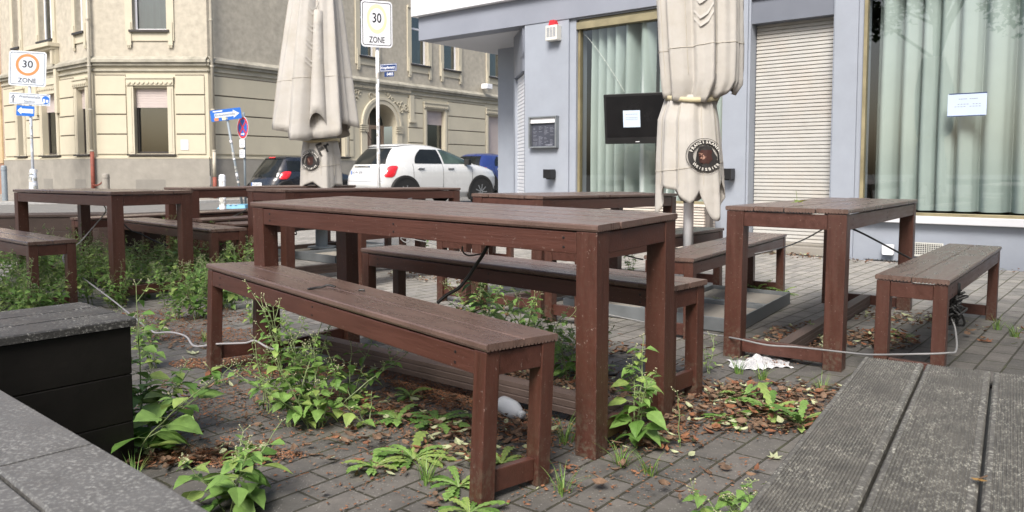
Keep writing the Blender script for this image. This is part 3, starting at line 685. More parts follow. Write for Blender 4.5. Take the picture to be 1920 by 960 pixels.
# notice in the big window
a, z = FA.at(1813, 196, -.035); nt_ = thing('window_notice', FA.p(a, z, -.03), 'small white printed notice with dark tape edges in the big right window', 'notice')
m = MB(); m.wbox(FA, a - .165, a + .165, z - .105, z + .105, -.036, -.034); m.build('sheet', pm('notice_paper', (.50, .59, .74), .6, .03, 6), nt_)
m = MB(); m.wbox(FA, a - .155, a + .165, z + .103, z + .111, -.034, -.032); m.wbox(FA, a - .165, a + .155, z - .111, z - .104, -.034, -.032); m.build('tape', M_signdark, nt_)
m = MB()
for y, n_, x0, x1 in ((.055, 11, -.09, .11), (.005, 9, -.11, .12), (-.018, 9, -.11, .12)):
    for i in range(n_):
        if (i * 7 + int(y * 1000)) % 5 == 0: continue
        x = x0 + (x1 - x0) * (i + .5) / n_; m.wbox(FA, a + x - .008, a + x + .008, z + y - .003, z + y + .003, -.034, -.033)
m.build('print_lines', M_inkg, nt_)
# menu case
a, z = FA.at(1022, 248); mc = thing('menu_case', FA.p(a, z, 0), 'silver glazed menu case with dark menu card on the blue pillar', 'menu case')
w_, h_ = .235, .215
m = MB(); frame(m, FA, a - w_, a + w_, z - h_, z + h_, .022, 0, .075); m.wbox(FA, a - w_ + .02, a + w_ - .02, z - h_ + .02, z + h_ - .02, 0, .02); m.build('case', M_steel, mc, bevel=.004)
m = MB(); m.wbox(FA, a - w_ + .024, a + w_ - .024, z + h_ - .09, z + h_ - .024, .02, .05); m.build('light_strip', M_white, mc)
m = MB(); m.wbox(FA, a - w_ + .024, a + w_ - .024, z - h_ + .024, z + h_ - .1, .02, .024)
r3 = random.Random(5)
for k in range(4):
    for i in range(16):
        x0 = a - w_ + .05 + k * .095; zz = z - h_ + .04 + i * .0165
        if r3.random() < .2: continue
        m.wbox(FA, x0, x0 + .03 + .045 * r3.random(), zz, zz + .005, .024, .0255, 1)
m.wbox(FA, a + .03, a + .045, z - h_ + .03, z - h_ + .055, .0255, .0265, 1); m.wbox(FA, a + .055, a + .145, z - h_ + .032, z - h_ + .05, .0255, .0265, 1)
m.build('menu_card', [M_menub, pm('menu_print', (.2, .21, .25), .7, .2, 20)], mc)
# sconces
for px, py, lab in ((1037, 326.5, 'small black cube wall lamp on the blue pillar below the menu case'), (1371, 326.5, 'small black cube wall lamp on the pillar right of the cream parasol')):
    a, z = FA.at(px, py); t = thing('wall_lamp', FA.p(a, z, 0), lab, 'wall lamp', 'black cube wall lamps on the facade')
    m = MB(); m.wbox(FA, a - .06, a + .06, z - .055, z + .065, .03, .15); m.build('lamp_body', M_black, t, bevel=.004)
    m = MB(); m.wbox(FA, a - .03, a + .03, z - .07, z - .055, .0, .12); m.wbox(FA, a - .045, a + .045, z - .05, z + .05, 0, .03); m.build('mount', M_black, t)
# alarm siren
a, z = FA.at(1042, 62); t = thing('alarm_siren', FA.p(a, z, 0), 'louvred ivory alarm box with red strobe on top, high on the blue pillar', 'alarm box')
m = MB(); m.wbox(FA, a - .095, a + .095, z - .11, z + .09, 0, .11); m.build('casing', M_alarm, t, bevel=.008)
m = MB(); [m.wbox(FA, a - .07 + .052 * k, a - .03 + .052 * k, z - .06 + .016 * i, z - .052 + .016 * i, .11, .113) for k in range(3) for i in range(8)]; m.build('louvres', M_inkg, t)
m = MB(); pr = [(-.06, 0), (.06, 0), (.035, .07), (-.035, .07)]; m.prism(pr, FA.p(a, z + .09, .02), FA.d, (0, 0, 1), FA.n * .07); m.build('red_strobe', M_red, t)
# wall grille and box, floor grate
a, z = FA.at(1737, 468); t = thing('vent_grille', FA.p(a, z, 0), 'wire mesh vent grille low on the blue wall under the big window', 'vent grille')
m = MB(); frame(m, FA, a - .15, a + .15, z - .07, z + .07, .012, 0, .012); [m.wbox(FA, a - .14 + .02 * i, a - .135 + .02 * i, z - .06, z + .06, 0, .008) for i in range(15)]
[m.wbox(FA, a - .14, a + .14, z - .055 + .02 * i, z - .05 + .02 * i, .0, .009) for i in range(6)]; m.build('mesh', M_alarm, t)
m = MB(); m.wbox(FA, a - .14, a + .14, z - .06, z + .06, -.02, .001); m.build('dark_duct', M_black, t)
a, z = FA.at(1666, 468); t = thing('outdoor_socket', FA.p(a, z, 0), 'white square outdoor socket low on the blue wall', 'socket')
m = MB(); m.wbox(FA, a - .055, a + .055, z - .045, z + .055, 0, .04); m.wbox(FA, a - .05, a + .05, z - .052, z - .045, 0, .045); m.build('cover', M_white, t, bevel=.006)
m = MB(); m.wbox(FA, a - .04, a + .04, z - .03, z + .045, .04, .044); m.build('flap', M_signwhite, t, bevel=.002)
p = pix(1668, 487.5); t = thing('floor_grate', p, 'small dark iron grate in the paving at the foot of the blue wall', 'grate')
m = MB(); u = FA.d; n_ = FA.n
def gb(mb, c, a0, a1, b0, b1, z0, z1, mi=0):
    P = lambda a, b, z: Vector(c) + u * a + n_ * b + Vector((0, 0, z))
    mb.hexa([P(a0, b0, z0), P(a1, b0, z0), P(a1, b1, z0), P(a0, b1, z0), P(a0, b0, z1), P(a1, b0, z1), P(a1, b1, z1), P(a0, b1, z1)], mi)
for i in range(10): gb(m, p, -.2 + i * .042, -.18 + i * .042, -.12, .12, .002, .012)
m.build('bars', M_steel, t); m = MB(); gb(m, p, -.21, .215, -.13, .13, .001, .004); m.build('frame', M_black, t)
# slatted crate under the brass window
cr = thing('slatted_box', FA.p(-2.4, 0, .15), 'long bleached wooden slat box standing under the brass framed window', 'slatted box')
m = MB()
for i in range(15): m.wbox(FA, -3.5, -1.50, .02 + i * .0325, .043 + i * .0325, .27, .285)
m.build('front_slats', M_slat, cr); m = MB()
for i in range(15): m.wbox(FA, -1.50, -1.485, .02 + i * .0325, .043 + i * .0325, .02, .27)
m.build('end_slats', M_slat, cr)
m = MB(); m.wbox(FA, -3.5, -1.485, .505, .525, .0, .30); m.build('lid', M_slat, cr, bevel=.003)
m = MB(); m.wbox(FA, -1.485, -1.43, 0, .50, .20, .29); m.wbox(FA, -1.49, -1.40, .43, .50, .19, .295); m.build('corner_post', pm('grey_weathered_post', (.12, .105, .095), .8, .2, 9), cr)
m = MB(); m.wbox(FA, -3.49, -1.51, .01, .50, .02, .262); m.build('dark_liner', M_room, cr)
# fairy light string in window
pts = [FA.p(*FA.at(1085 + 85 * t, 55 + 115 * t ** 1.25, -.14), -.14) for t in [i / 14 for i in range(15)]]
fl = thing('fairy_light_string', pts[0], 'thin string of tiny clear lights hanging slantwise in the brass framed window', 'light string')
m = MB(); m.tube(pts, .003, 5); m.build('wire', M_alarm, fl)
m = MB(); [m.lathe(q - Vector((0, 0, .012)), [(.001, 0), (.007, .006), (.001, .014)], 6) for q in pts[1:]]; m.build('beads', M_white, fl)

# ------------------------------------------------------------------ tables and benches
PR = random.Random(11)
def plankpoly(w, h, under=True, ribs=False):
    """plank section: chamfered, scalloped underside (or ribbed top)"""
    p = [(-w / 2, h * .30), (-w / 2, h - .004), (-w / 2 + .004, h)]
    if ribs:
        n = 22; e = .012
        for i in range(n):
            a = -w / 2 + e + (w - 2 * e) * i / n; s = (w - 2 * e) / n
            p += [(a, h), (a + s * .18, h - .0022), (a + s * .5, h - .0022), (a + s * .68, h)]
    p += [(w / 2 - .004, h), (w / 2, h - .004), (w / 2, h * .30)]
    n = 10
    for i in range(n):
        b = w / 2 - w * i / n; s = w / n
        p += [(b - s * .22, 0), (b - s * .72, 0), (b - s * .98, h * .30)] if under else []
    if not under: p += [(w / 2, 0), (-w / 2, 0)]
    return p
def furniture(name, kind, x, y, yaw, L, Wd, H, dz, tx, ty, label, group, legt, planks, grade=1):
    t = thing(name, (x, y, dz), label, kind, group, rot=(ty, -tx, yaw))
    pt = .022; rt = .024; rh = .070 if kind == 'table' else .066; pw = (Wd - .005 * (planks - 1)) / planks
    top = MB()
    for i in range(planks):
        c = -Wd / 2 + pw / 2 + i * (pw + .005); jx = PR.uniform(-.003, .003); jz = PR.uniform(-.0012, .0012)
        top.prism(plankpoly(pw, pt), (-L / 2 + jx, c, H - pt + jz), (0, 1, 0), (0, 0, 1), (L, 0, 0))
    top.build('tabletop' if kind == 'table' else 'seat', M_top, t, world=False)
    g = .003; z1 = H - pt - .006; lx = L / 2 - .006; ly = Wd / 2 - .006
    for sx in (-1, 1):
        for sy in (-1, 1):
            x0, x1 = sorted((sx * lx, sx * (lx - legt))); y0, y1 = sorted((sy * ly, sy * (ly - legt)))
            zb = -(dz + tx * sx * lx + ty * sy * ly) - .001
            m = MB(); m.box(x0, x1, y0, y1, zb, z1 + .004); m.build('leg', M_leg, t, bevel=.003, world=False)
    for sy in (-1, 1):       # long rails, flush with the legs
        m = MB(); y0, y1 = sorted((sy * (ly - .002), sy * (ly - .002 - rt))); m.box(-lx + legt + .001, lx - legt - .001, y0, y1, z1 - rh, z1)
        m.build('long_rail', M_rail, t, bevel=.0025, world=False)
    for sx in (-1, 1):
        m = MB(); x0, x1 = sorted((sx * (lx - .003), sx * (lx - .003 - rt))); m.box(x0, x1, -ly + legt + .001, ly - legt - .001, z1 - rh, z1)
        m.build('end_rail', M_rail, t, bevel=.0025, world=False)
        m = MB(); s0 = .045 if kind == 'bench' else .035; sh = .065; x0, x1 = sorted((sx * (lx - legt * .28), sx * (lx - legt * .28 - .026)))
        m.box(x0, x1, -ly + legt + .001, ly - legt - .001, s0, s0 + sh); m.build('stretcher', M_rail, t, bevel=.0025, world=False)
    if kind == 'table':
        m = MB(); xx = lx - legt * .28 - .027; m.prism([(-.05, 0), (.05, 0), (.05, .02), (.045, .0235), (.05, .027), (.05, .048), (.045, .052), (.05, .055), (.05, .072), (-.05, .072), (-.05, .055), (-.045, .052), (-.05, .048), (-.05, .027), (-.045, .0235), (-.05, .02)][0:16], (-xx, 0, .03), (0, .6, 0), (0, 0, 1), (2 * xx, 0, 0))
        m.build('centre_stretcher', pm('dark_ribbed_board', (.075, .052, .044), .6, .3, 3, .2, 30, (1.2, 9, 1)), t, world=False)  # board in a darker brown than the top planks
    if grade:
        base_ = None
        for sy in (-1, 1):
            for fx in (-.45, 0, .45):
                for dz_ in (-.02, -.05):
                    m = MB(); m.lathe((fx * L * .95, sy * (ly - .0021), z1 + dz_), [(.0045, 0), (.0045, .001), (.001, .0015)], 8, axis=(0, sy, 0)); m.build('screw_head', M_black, t, world=False)
    return t
GT_, GBn = 'brown decking tables on the terrace', 'brown decking benches on the terrace'
H_T, H_B = .76, .479
T = {}
T['T1'] = furniture('table', 'table', -.286, 3.224, -.654, 1.832, .567, H_T, .019, -.015, .023, 'large brown plank table in the foreground with small snail shells on its top', GT_, .078, 4)
T['T2'] = furniture('table', 'table', 1.869, 4.525, .953, 2.02, .573, H_T, -.015, -.008, .007, 'brown plank table on the right with a yellow leaf tuft on its top', GT_, .085, 4)
T['T3'] = furniture('table', 'table', -3.258, 6.136, -.708, 1.927, .582, H_T, .016, .007, .002, 'brown plank table at far left standing among tall weeds', GT_, .08, 4)
T['T4'] = furniture('table', 'table', -1.354, 7.015, .847, 1.93, .582, H_T, .009, -.010, -.005, 'brown plank table directly behind the foreground table, in front of the white car', GT_, .08, 4)
T['T5'] = furniture('table', 'table', .528, 5.79, .923, 1.926, .582, H_T, -.002, -.016, .010, 'brown plank table before the wall screen and the left cube lamp', GT_, .08, 4)
T['T6'] = furniture('table', 'table', -2.63, 8.351, .838, 1.927, .582, H_T, .0, .001, -.001, 'farthest brown plank table, behind the weeds and in front of the bollard', GT_, .08, 4, 0)
T['B1'] = furniture('bench', 'bench', -.644, 2.896, -.829, 1.953, .281, H_B, .0, -.024, -.030, 'nearest brown two-plank bench with a black twig on its seat', GBn, .052, 2)
T['B2'] = furniture('bench', 'bench', -.023, 3.744, -.749, 1.976, .279, H_B, .013, -.007, .004, 'brown bench on the far side of the foreground table, seen beneath its top', GBn, .055, 2)
T['B3'] = furniture('bench', 'bench', 2.31, 4.117, .918, 1.98, .291, H_B, -.013, -.006, .012, 'rightmost brown bench with a bundle of black cable hanging underneath', GBn, .055, 2)
T['B4'] = furniture('bench', 'bench', 1.409, 5.12, .991, 1.986, .293, H_B, -.028, -.001, -.004, 'brown bench between the white parasol pole and the right table', GBn, .055, 2)
for k, (x, y, a, lab) in {
    'B5': (-2.898, 6.71, -.766, 'brown bench behind the far left table with leaves dangling before it'),
    'B6': (-3.685, 5.635, -.718, 'brown bench at the left edge of the photo rising out of the weeds'),
    'B7': (-3.562, 8.204, .977, 'brown bench beside the low dark planter, half hidden by the far left table'),
    'B8': (-2.342, 7.974, .924, 'brown bench on the near side of the farthest table'),
    'B9': (-1.812, 7.352, .893, 'brown bench just left of the table in front of the white car'),
    'B12': (-.685, 6.887, .919, 'brown bench right of the table in front of the white car'),
    'B10': (.168, 6.21, .919, 'brown bench left of the table that stands before the wall screen'),
    'B13': (.926, 5.428, .885, 'brown bench behind the white parasol pole, near the slatted box')}.items():
    T[k] = furniture('bench', 'bench', x, y, a, 1.97, .29, H_B, 0, 0, 0, lab, GBn, .055, 2, 0)

# ------------------------------------------------------------------ planters
def planter(name, K, d1, d2, L1, L2, h, label, side, topm, n, ribs=False, group='low dark decking planters around the terrace', lid=.024, pw=.145):
    """K = corner; planks of the lid run along d1 (length L1), box is L2 deep along d2"""
    K = Vector((K[0], K[1], 0)); d1 = Vector((d1[0], d1[1], 0)).normalized(); d2 = Vector((d2[0], d2[1], 0)).normalized()
    t = thing(name, K, label, 'planter', group); m = MB()
    def bx(mb, a0, a1, b0, b1, z0, z1): P = lambda a, b, z: K + d1 * a + d2 * b + Vector((0, 0, z)); mb.hexa([P(a0, b0, z0), P(a1, b0, z0), P(a1, b1, z0), P(a0, b1, z0), P(a0, b0, z1), P(a1, b0, z1), P(a1, b1, z1), P(a0, b1, z1)])
    nb = int((h - lid) / .148) + 1
    for i in range(nb):
        z1 = h - lid - .003 - i * .148; z0 = max(0.0, z1 - .1465)
        if z1 - z0 < .02: continue
        bx(m, .012, L1 - .012, .012, .034, z0, z1); bx(m, .012, L1 - .012, L2 - .034, L2 - .012, z0, z1)
        bx(m, .012, .034, .035, L2 - .035, z0, z1); bx(m, L1 - .034, L1 - .012, .035, L2 - .035, z0, z1)
    m.build('side_boards', side, t, bevel=.003)
    m = MB(); bx(m, .04, L1 - .04, .04, L2 - .04, 0, h - lid - .01); m.build('dark_core', M_black, t)
    m = MB()
    for i in range(n):
        c = pw / 2 + i * (pw + .006)
        m.prism(plankpoly(pw, lid, under=False, ribs=ribs), K + d2 * c + Vector((0, 0, h - lid)), d2, (0, 0, 1), d1 * L1)
    m.build('lid_planks', topm, t)
    return t
planter('planter_box', (-1.16, 2.386), (-.64, -.77), (-.75, .66), 1.6, .45, .475, 'black plank planter box on the left with horizontal boards and speckled lid', M_dark, pm('black_speckled_lid', (.028, .027, .026), .5, .3, 12, .15, 100, fleck=(130, 1, (.3, .3, .28), 9)), 3)
# corner planter bottom left: two runs of lid planks meeting at a joint
cp = thing('corner_planter', (-.6, 1.1, 0), 'grey speckled corner planter top filling the bottom left corner of the photo', 'planter', 'low dark decking planters around the terrace')
P0 = Vector((-.697, 1.278, 0)); e1 = Vector((.75, -.66, 0)).normalized(); e2 = Vector((-.66, -.75, 0)).normalized(); hz = .475
def cpl(a0, a1, b0, b1, mb, along1=True, ribs=False):
    pw = .144; lid = .024
    if along1: mb.prism(plankpoly(b1 - b0, lid, under=False, ribs=ribs), P0 + e1 * a0 + e2 * ((b0 + b1) / 2) + Vector((0, 0, hz - lid)), e2, (0, 0, 1), e1 * (a1 - a0))
    else: mb.prism(plankpoly(a1 - a0, lid, under=False, ribs=ribs), P0 + e1 * ((a0 + a1) / 2) + e2 * b0 + Vector((0, 0, hz - lid)), -e1, (0, 0, 1), e2 * (b1 - b0))
m = MB(); cpl(.003, .9, 0, .144, m); cpl(.003, .9, .150, .294, m); cpl(-1.2, -.003, 0, .144, m); cpl(-1.2, -.003, .150, .294, m); 
m.build('lid_planks', M_darktop, cp)
m = MB()
for i in range(4):
    z1 = hz - .028 - i * .148; z0 = max(0, z1 - .143)
    if z1 - z0 < .01: continue
    P = lambda a, b, z: P0 + e1 * a + e2 * b + Vector((0, 0, z))
    m.hexa([P(-1.19, .012, z0), P(.89, .012, z0), P(.89, .28, z0), P(-1.19, .28, z0), P(-1.19, .012, z1), P(.89, .012, z1), P(.89, .28, z1), P(-1.19, .28, z1)])
m.build('side_boards', M_dark, cp, bevel=.003)
# ribbed bench bottom right
KR = Vector((.966, 2.113, 0))
d1 = Vector((-.624, -.975, 0)).normalized(); d2 = Vector((.843, -.537, 0)).normalized()
planter('ribbed_planter', (KR.x, KR.y), d1, d2, 1.55, .60, .42, 'dark planter with ribbed grey deck boards in the bottom right corner', M_dark, M_ribtop, 4, ribs=True)
planter('street_planter', (-5.7, 7.75), (.97, .24), (-.24, .97), 1.55, .45, .475, 'low brown planter at the left edge of the terrace by the street', M_fardeck, M_fardeck, 3)
planter('street_planter', (-3.95, 7.75), (.66, .76), (-.76, .66), 1.7, .45, .475, 'low brown planter behind the farthest table by the street', M_fardeck, M_fardeck, 3)

# ------------------------------------------------------------------ parasol stands
def stand(name, F0, da, db, L, label, slabm, pole_xy, polem, pr, ph, flange):
    F0 = Vector((*F0, 0)); da = Vector((*da, 0)).normalized(); db = Vector((*db, 0)).normalized()
    t = thing(name, F0 + (da + db) * L / 2, label, 'parasol stand', 'parasol stands')
    m = MB()
    def bx(mb, a0, a1, b0, b1, z0, z1): P = lambda a, b, z: F0 + da * a + db * b + Vector((0, 0, z)); mb.hexa([P(a0, b0, z0), P(a1, b0, z0), P(a1, b1, z0), P(a0, b1, z0), P(a0, b0, z1), P(a1, b0, z1), P(a1, b1, z1), P(a0, b1, z1)])
    c = L / 2; k = .006
    for a0, a1, b0, b1 in ((0, L, 0, k), (0, L, L - k, L), (0, k, k, L - k), (L - k, L, k, L - k)): bx(m, a0, a1, b0, b1, .005, .085)
    for a0, a1, b0, b1 in ((k, L - k, c - .03, c + .03), (c - .03, c + .03, k, c - .031), (c - .03, c + .03, c + .031, L - k)): bx(m, a0, a1, b0, b1, .02, .085)
    m.build('steel_frame', M_steel, t, bevel=.002)
    for i, (a0, b0) in enumerate(((k + .01, k + .01), (c + .04, k + .01), (k + .01, c + .04), (c + .04, c + .04))):
        m = MB(); w2 = c - .05 - k; bx(m, a0, a0 + w2, b0, b0 + w2, .01, .06); m.build('ballast_slab', slabm, t, bevel=.004)
    m = MB(); px_, py_ = pole_xy; O = Vector((px_, py_, 0))
    m.lathe(O, [(.001, .085), (flange, .085), (flange, .097), (.001, .098)], 24); m.lathe(O, [(pr, .098), (pr, ph), (pr * .8, ph + .01)], 20)
    m.build('socket_tube', polem, t, smooth=False)
    return t
stand('parasol_stand', (1.27, 4.37), (-.777, .629), (.55, .835), 1.2, 'steel parasol stand with four concrete slabs beside the right table', M_concr, (1.2, 5.3), M_steel, .05, .16, .11)
stand('parasol_stand', (-1.75, 7.68), (-.75, .66), (.66, .75), 1.2, 'steel parasol stand with gravel slabs under the table in front of the white car', M_gravel, (-2.09, 8.54), M_greysteel, .065, .55, .15)

# ------------------------------------------------------------------ folded parasols
def interp(tab, z):
    if z <= tab[0][0]: return tab[0][1:]
    for a, b in zip(tab[:-1], tab[1:]):
        if z <= b[0]:
            f = (z - a[0]) / (b[0] - a[0]); return [p + (q - p) * f for p, q in zip(a[1:], b[1:])]
    return tab[-1][1:]
def canopy(name_list, O, prof, folds, hem, seed, z0, z1, sharp=1.0, amp=.16, nth=260, nz=30):
    r = random.Random(seed); ph = [r.random() * 6.28 for _ in range(8)]
    def mk(n, jit):
        st = 2 * PI / n; P_ = []
        for i in range(n): P_.append((i * st + r.uniform(-jit, jit) * st, (1 if i % 2 == 0 else -1) * r.uniform(.45, 1.1)))
        P_ = sorted(P_); P_ = [(P_[-1][0] - 2 * PI, P_[-1][1])] + P_ + [(P_[0][0] + 2 * PI, P_[0][1])]
        def lin(t):
            t %= 2 * PI
            for a_, b_ in zip(P_[:-1], P_[1:]):
                if a_[0] <= t <= b_[0]: return a_[1] + (b_[1] - a_[1]) * (t - a_[0]) / (b_[0] - a_[0] + 1e-6)
            return 0
        return lambda t: (lin(t - .035) + lin(t) * 2 + lin(t + .035)) / 4
    fold = mk(folds * 2, .28); fold2 = mk(folds * 4 + 2, .3)
    def surf(th, z, off=0.0):
        l, rt_, dp = interp(prof, z)
        cx = (rt_ - l) / 2; rx = (rt_ + l) / 2
        k = fold(th + .10 * (z - z0) * math.sin(th + ph[5])); k2 = fold2(th - .06 * (z - z0))
        w_ = amp * k * (.6 + .4 * (z1 - z) / (z1 - z0)) + amp * .28 * k2
        q = 1 + w_ - amp * .45
        return Vector((O[0] + cx + math.cos(th) * (rx * q + off), O[1] + math.sin(th) * (dp * q + off), z))
    rows = []
    for j in range(nz + 1):
        row = []
        for i in range(nth):
            th = 2 * PI * i / nth
            zb = z0 + hem(th, ph) - .035 * fold(th); z = zb + (z1 - zb) * (j / nz); row.append(surf(th, z))
        rows.append(row)
    m = MB(); m.grid(rows, 0, True); return m, surf
def wrap(mb, surf, vs, fs, thc, zc, rad, mi, off, rot=0.0):
    c, s_ = math.cos(rot), math.sin(rot); out = []
    for v in vs:
        x = v[0] * c - v[1] * s_; y = v[0] * s_ + v[1] * c
        out.append(surf(thc + x / rad, zc + y, off))
    return mb.add(out, fs, mi)
def poly_fan(poly, sub=1):
    n = len(poly); cx = sum(p[0] for p in poly) / n; cy = sum(p[1] for p in poly) / n
    vs = [(cx, cy)] ; fs = []
    rings = 4
    for k in range(1, rings + 1):
        for p in poly: vs.append((cx + (p[0] - cx) * k / rings, cy + (p[1] - cy) * k / rings))
    for i in range(n): fs.append((0, 1 + i, 1 + (i + 1) % n))
    for k in range(rings - 1):
        for i in range(n): a = 1 + k * n; fs.append((a + i, a + n + i, a + n + (i + 1) % n, a + (i + 1) % n))
    return vs, fs
def ringmesh(r0, r1, n=48):
    vs = []; fs = []
    for i in range(n):
        a = 2 * PI * i / n
        for r in (r0, (r0 + r1) / 2, r1): vs.append((r * math.cos(a), r * math.sin(a)))
    for i in range(n):
        for k in range(2): a = i * 3 + k; b = ((i + 1) % n) * 3 + k; fs.append((a, a + 1, b + 1, b))
    return vs, fs
def roundel(t, surf, thc, zc, R_, rad, off=.006):
    m = MB(); v, f = ringmesh(R_ * .97, R_, 48); wrap(m, surf, v, f, thc, zc, rad, 0, off)
    v, f = ringmesh(R_ * .66, R_ * .90, 48); wrap(m, surf, v, f, thc, zc, rad, 0, off)
    for word, a0, flip in (('FRANZISKANER', 90, 1), ('WEISSBIER', -90, -1)):
        n = len(word)
        for i, ch in enumerate(word):
            a = R(a0 - flip * (i - (n - 1) / 2) * (150 / 12)); vs, fs = textmesh(ch, R_ * .22, 0, bold=R_ * .006)
            rr_ = R_ * .78; ro = a - PI / 2 if flip > 0 else a + PI / 2
            vs2 = [(rr_ * math.cos(a) + v_.x * math.cos(ro) - v_.y * math.sin(ro), rr_ * math.sin(a) + v_.x * math.sin(ro) + v_.y * math.cos(ro)) for v_ in vs]
            wrap(m, surf, vs2, fs, thc, zc, rad, 1, off + .004)
    for poly, mi in (([(-.50, -.30), (-.2, -.55), (.15, -.62), (.45, -.45), (.56, -.1), (.42, .18), (.30, .44), (.02, .56), (-.28, .46), (-.42, .2), (-.46, -.05)], 0), ([(-.36, .02), (-.2, -.3), (.1, -.42), (.3, -.2), (.26, .1), (.1, .3), (-.15, .32), (-.3, .2)], 3),
                     ([(-.34, .16), (-.1, .12), (.02, -.06), (-.1, -.2), (-.30, -.12)], 2), ([(-.32, -.1), (-.1, -.16), (.06, -.3), (-.08, -.42), (-.3, -.34)], 3), ([(.1, .1), (.3, .12), (.3, .28), (.12, .3)], 3)):
        v, f = poly_fan([(x * R_ * 1.1, y * R_ * 1.1) for x, y in poly]); wrap(m, surf, v, f, thc, zc, rad, mi, off + .002 * (1 + (mi > 1)))
    x = m.build('round_emblem', [M_print, M_printw, M_skin, M_brownp], t, world=True); return x
def parasol(O, label, profU, zU0, zU1, profS, zS0, zS1, seed, foldsU, foldsS, hemU, hemS, tie, polem, pr, ptop):
    t = thing('folded_parasol', (O[0], O[1], 0), label, 'parasol', 'folded cream parasols')
    mu, su = canopy('u', O, profU, foldsU, hemU, seed, zU0, zU1, amp=.20)
    o = mu.build('canopy', M_cloth, t, smooth=True); o.modifiers.new('thick', 'SOLIDIFY').thickness = .004
    ms, ss = canopy('s', O, profS, foldsS, hemS, seed + 1, zS0, zS1, amp=.14, nz=26)
    o2 = ms.build('canopy_skirt', M_cloth, t, smooth=True); o2.modifiers.new('thick', 'SOLIDIFY').thickness = .004
    m = MB()
    for sf, za, zb_ in ((su, zU0 + .16, zU1 - .1), (ss, zS0 + .12, zS1 - .06)):
        for kk in range(8):
            th = 2 * PI * kk / 8 + .25; m.tube([sf(th, za + (zb_ - za) * i / 24, .004) for i in range(25)], .0022, 4)
        m.tube([sf(2 * PI * i / 90, za + .22 * (zb_ - za) + .03 * math.cos(2 * PI * i / 90), .003) for i in range(91)], .002, 4)
    m.build('seams', pm('canopy_seam', (.50, .465, .40), .85, .1, 8), t)
    m = MB(); zt, (l, r_, dp) = tie
    rows = []
    for dzz, e in ((-.016, .004), (-.014, .012), (.014, .012), (.016, .004)):
        rows.append([Vector((O[0] + (r_ - l) / 2 + math.cos(a) * ((l + r_) / 2 + e), O[1] + math.sin(a) * (dp + e), zt + dzz + .012 * math.sin(a * 2 + seed))) for a in [2 * PI * i / 48 for i in range(48)]])
    m.grid(rows, 0, True); m.build('tie_strap', pm('ochre_strap', (.52, .46, .30), .8, .1, 8), t, smooth=True)
    m = MB(); m.tube([(O[0], O[1], .098), (O[0], O[1], ptop)], pr, 20); m.build('pole', polem, t, smooth=True)
    m = MB()
    for k in range(8):
        a = 2 * PI * k / 8 + .3; q = .6; m.beam((O[0] + math.cos(a) * .03, O[1] + math.sin(a) * .03, ptop), (O[0] + math.cos(a) * .09, O[1] + math.sin(a) * .05, zS1 + .05), .014, .02)
    m.build('ribs', M_steel, t)
    return t, su, ss
# left one at 8.5 m
d = 8.54; k_ = d / F; OL = (-2.09, 8.54)
def zy(y, d): return CAMZ + (319 - y) * d / F
cxl = 960 + OL[0] / d * F
def prow(y, xl, xr, cx, d, dp): return (zy(y, d), (cx - xl) * d / F * 1.02, (xr - cx) * d / F * 1.02, dp)
profU = sorted([prow(-160, 572, 628, cxl, d, .13), prow(0, 552, 645, cxl, d, .22), prow(120, 532, 658, cxl, d, .30), prow(230, 514, 671, cxl, d, .34), prow(268, 507, 677, cxl, d, .37)])
profS = sorted([prow(258, 570, 632, cxl, d, .15), prow(290, 565, 638, cxl, d, .20), prow(350, 562, 641, cxl, d, .22)])
def hemL(th, ph):
    c = math.cos(th)
    return .20 * abs(c) ** 1.3 - .02 - .03 * abs(math.sin(2.5 * th + ph[4]))
def hemS(th, ph): return .02 * math.sin(3 * th + 1)
zU0 = zy(263, d)
tL, suL, ssL = parasol(OL, 'left cream folded parasol tied with strap, beer emblem and the letters Fr on its skirt', profU, zU0, zy(-160, d), profS, zy(349, d), zy(250, d), 21, 7, 5, hemL, hemS, (zy(264, d), (.17, .20, .165)), M_greysteel, .055, zy(-150, d))
roundel(tL, ssL, -PI / 2 - .30, zy(301, d), .115, .22, off=.016)
m = MB(); vs, fs = textmesh('Fr', .17, 0, bold=.004); wrap(m, ssL, [(v.x, v.y) for v in vs], fs, -PI / 2 + .36, zy(279, d), .22, 0, .022, rot=R(24)); m.build('lettering', M_print, tL)
# vertical faded lettering strip on the left canopy
def chevrons(t, surf, thc, z_a, z_b, w_, rad, n):
    m = MB()
    for i in range(n):
        zc = z_a + (z_b - z_a) * i / n
        for dz_ in (0, .05): m_ = [(-w_, dz_), (-w_ * .3, dz_ - .05), (w_ * .5, dz_ - .02), (w_, dz_ + .04), (w_, dz_ + .06), (w_ * .5, dz_), (-w_ * .3, dz_ - .03), (-w_, dz_ + .02)]; wrap(m, surf, m_, [(0, 1, 6, 7), (1, 2, 5, 6), (2, 3, 4, 5)], thc, zc, rad, 0, .010)
    m.build('faded_print', M_printg, t)
chevrons(tL, suL, -PI / 2 + .12, zy(125, d), zy(0, d), .06, .3, 4)
# curled flap on the left parasol
m = MB(); rows = []
fc = Vector((OL[0] + .05, OL[1] - .33, zy(246, d)))
for j in range(9):
    h = j / 8; rows.append([fc + Vector((.095 * math.sin(a) * (1 - .55 * h), -.10 * math.cos(a) * (1 - .3 * h) + .07 + .06 * h, 1.25 * h + .17 * (1 - h) ** 3 * math.cos(a))) for a in [PI * (-.62 + 1.24 * i / 16) for i in range(17)]])
m.grid(rows); o = m.build('curled_flap', M_cloth, tL, smooth=True); o.modifiers.new('thick', 'SOLIDIFY').thickness = .004
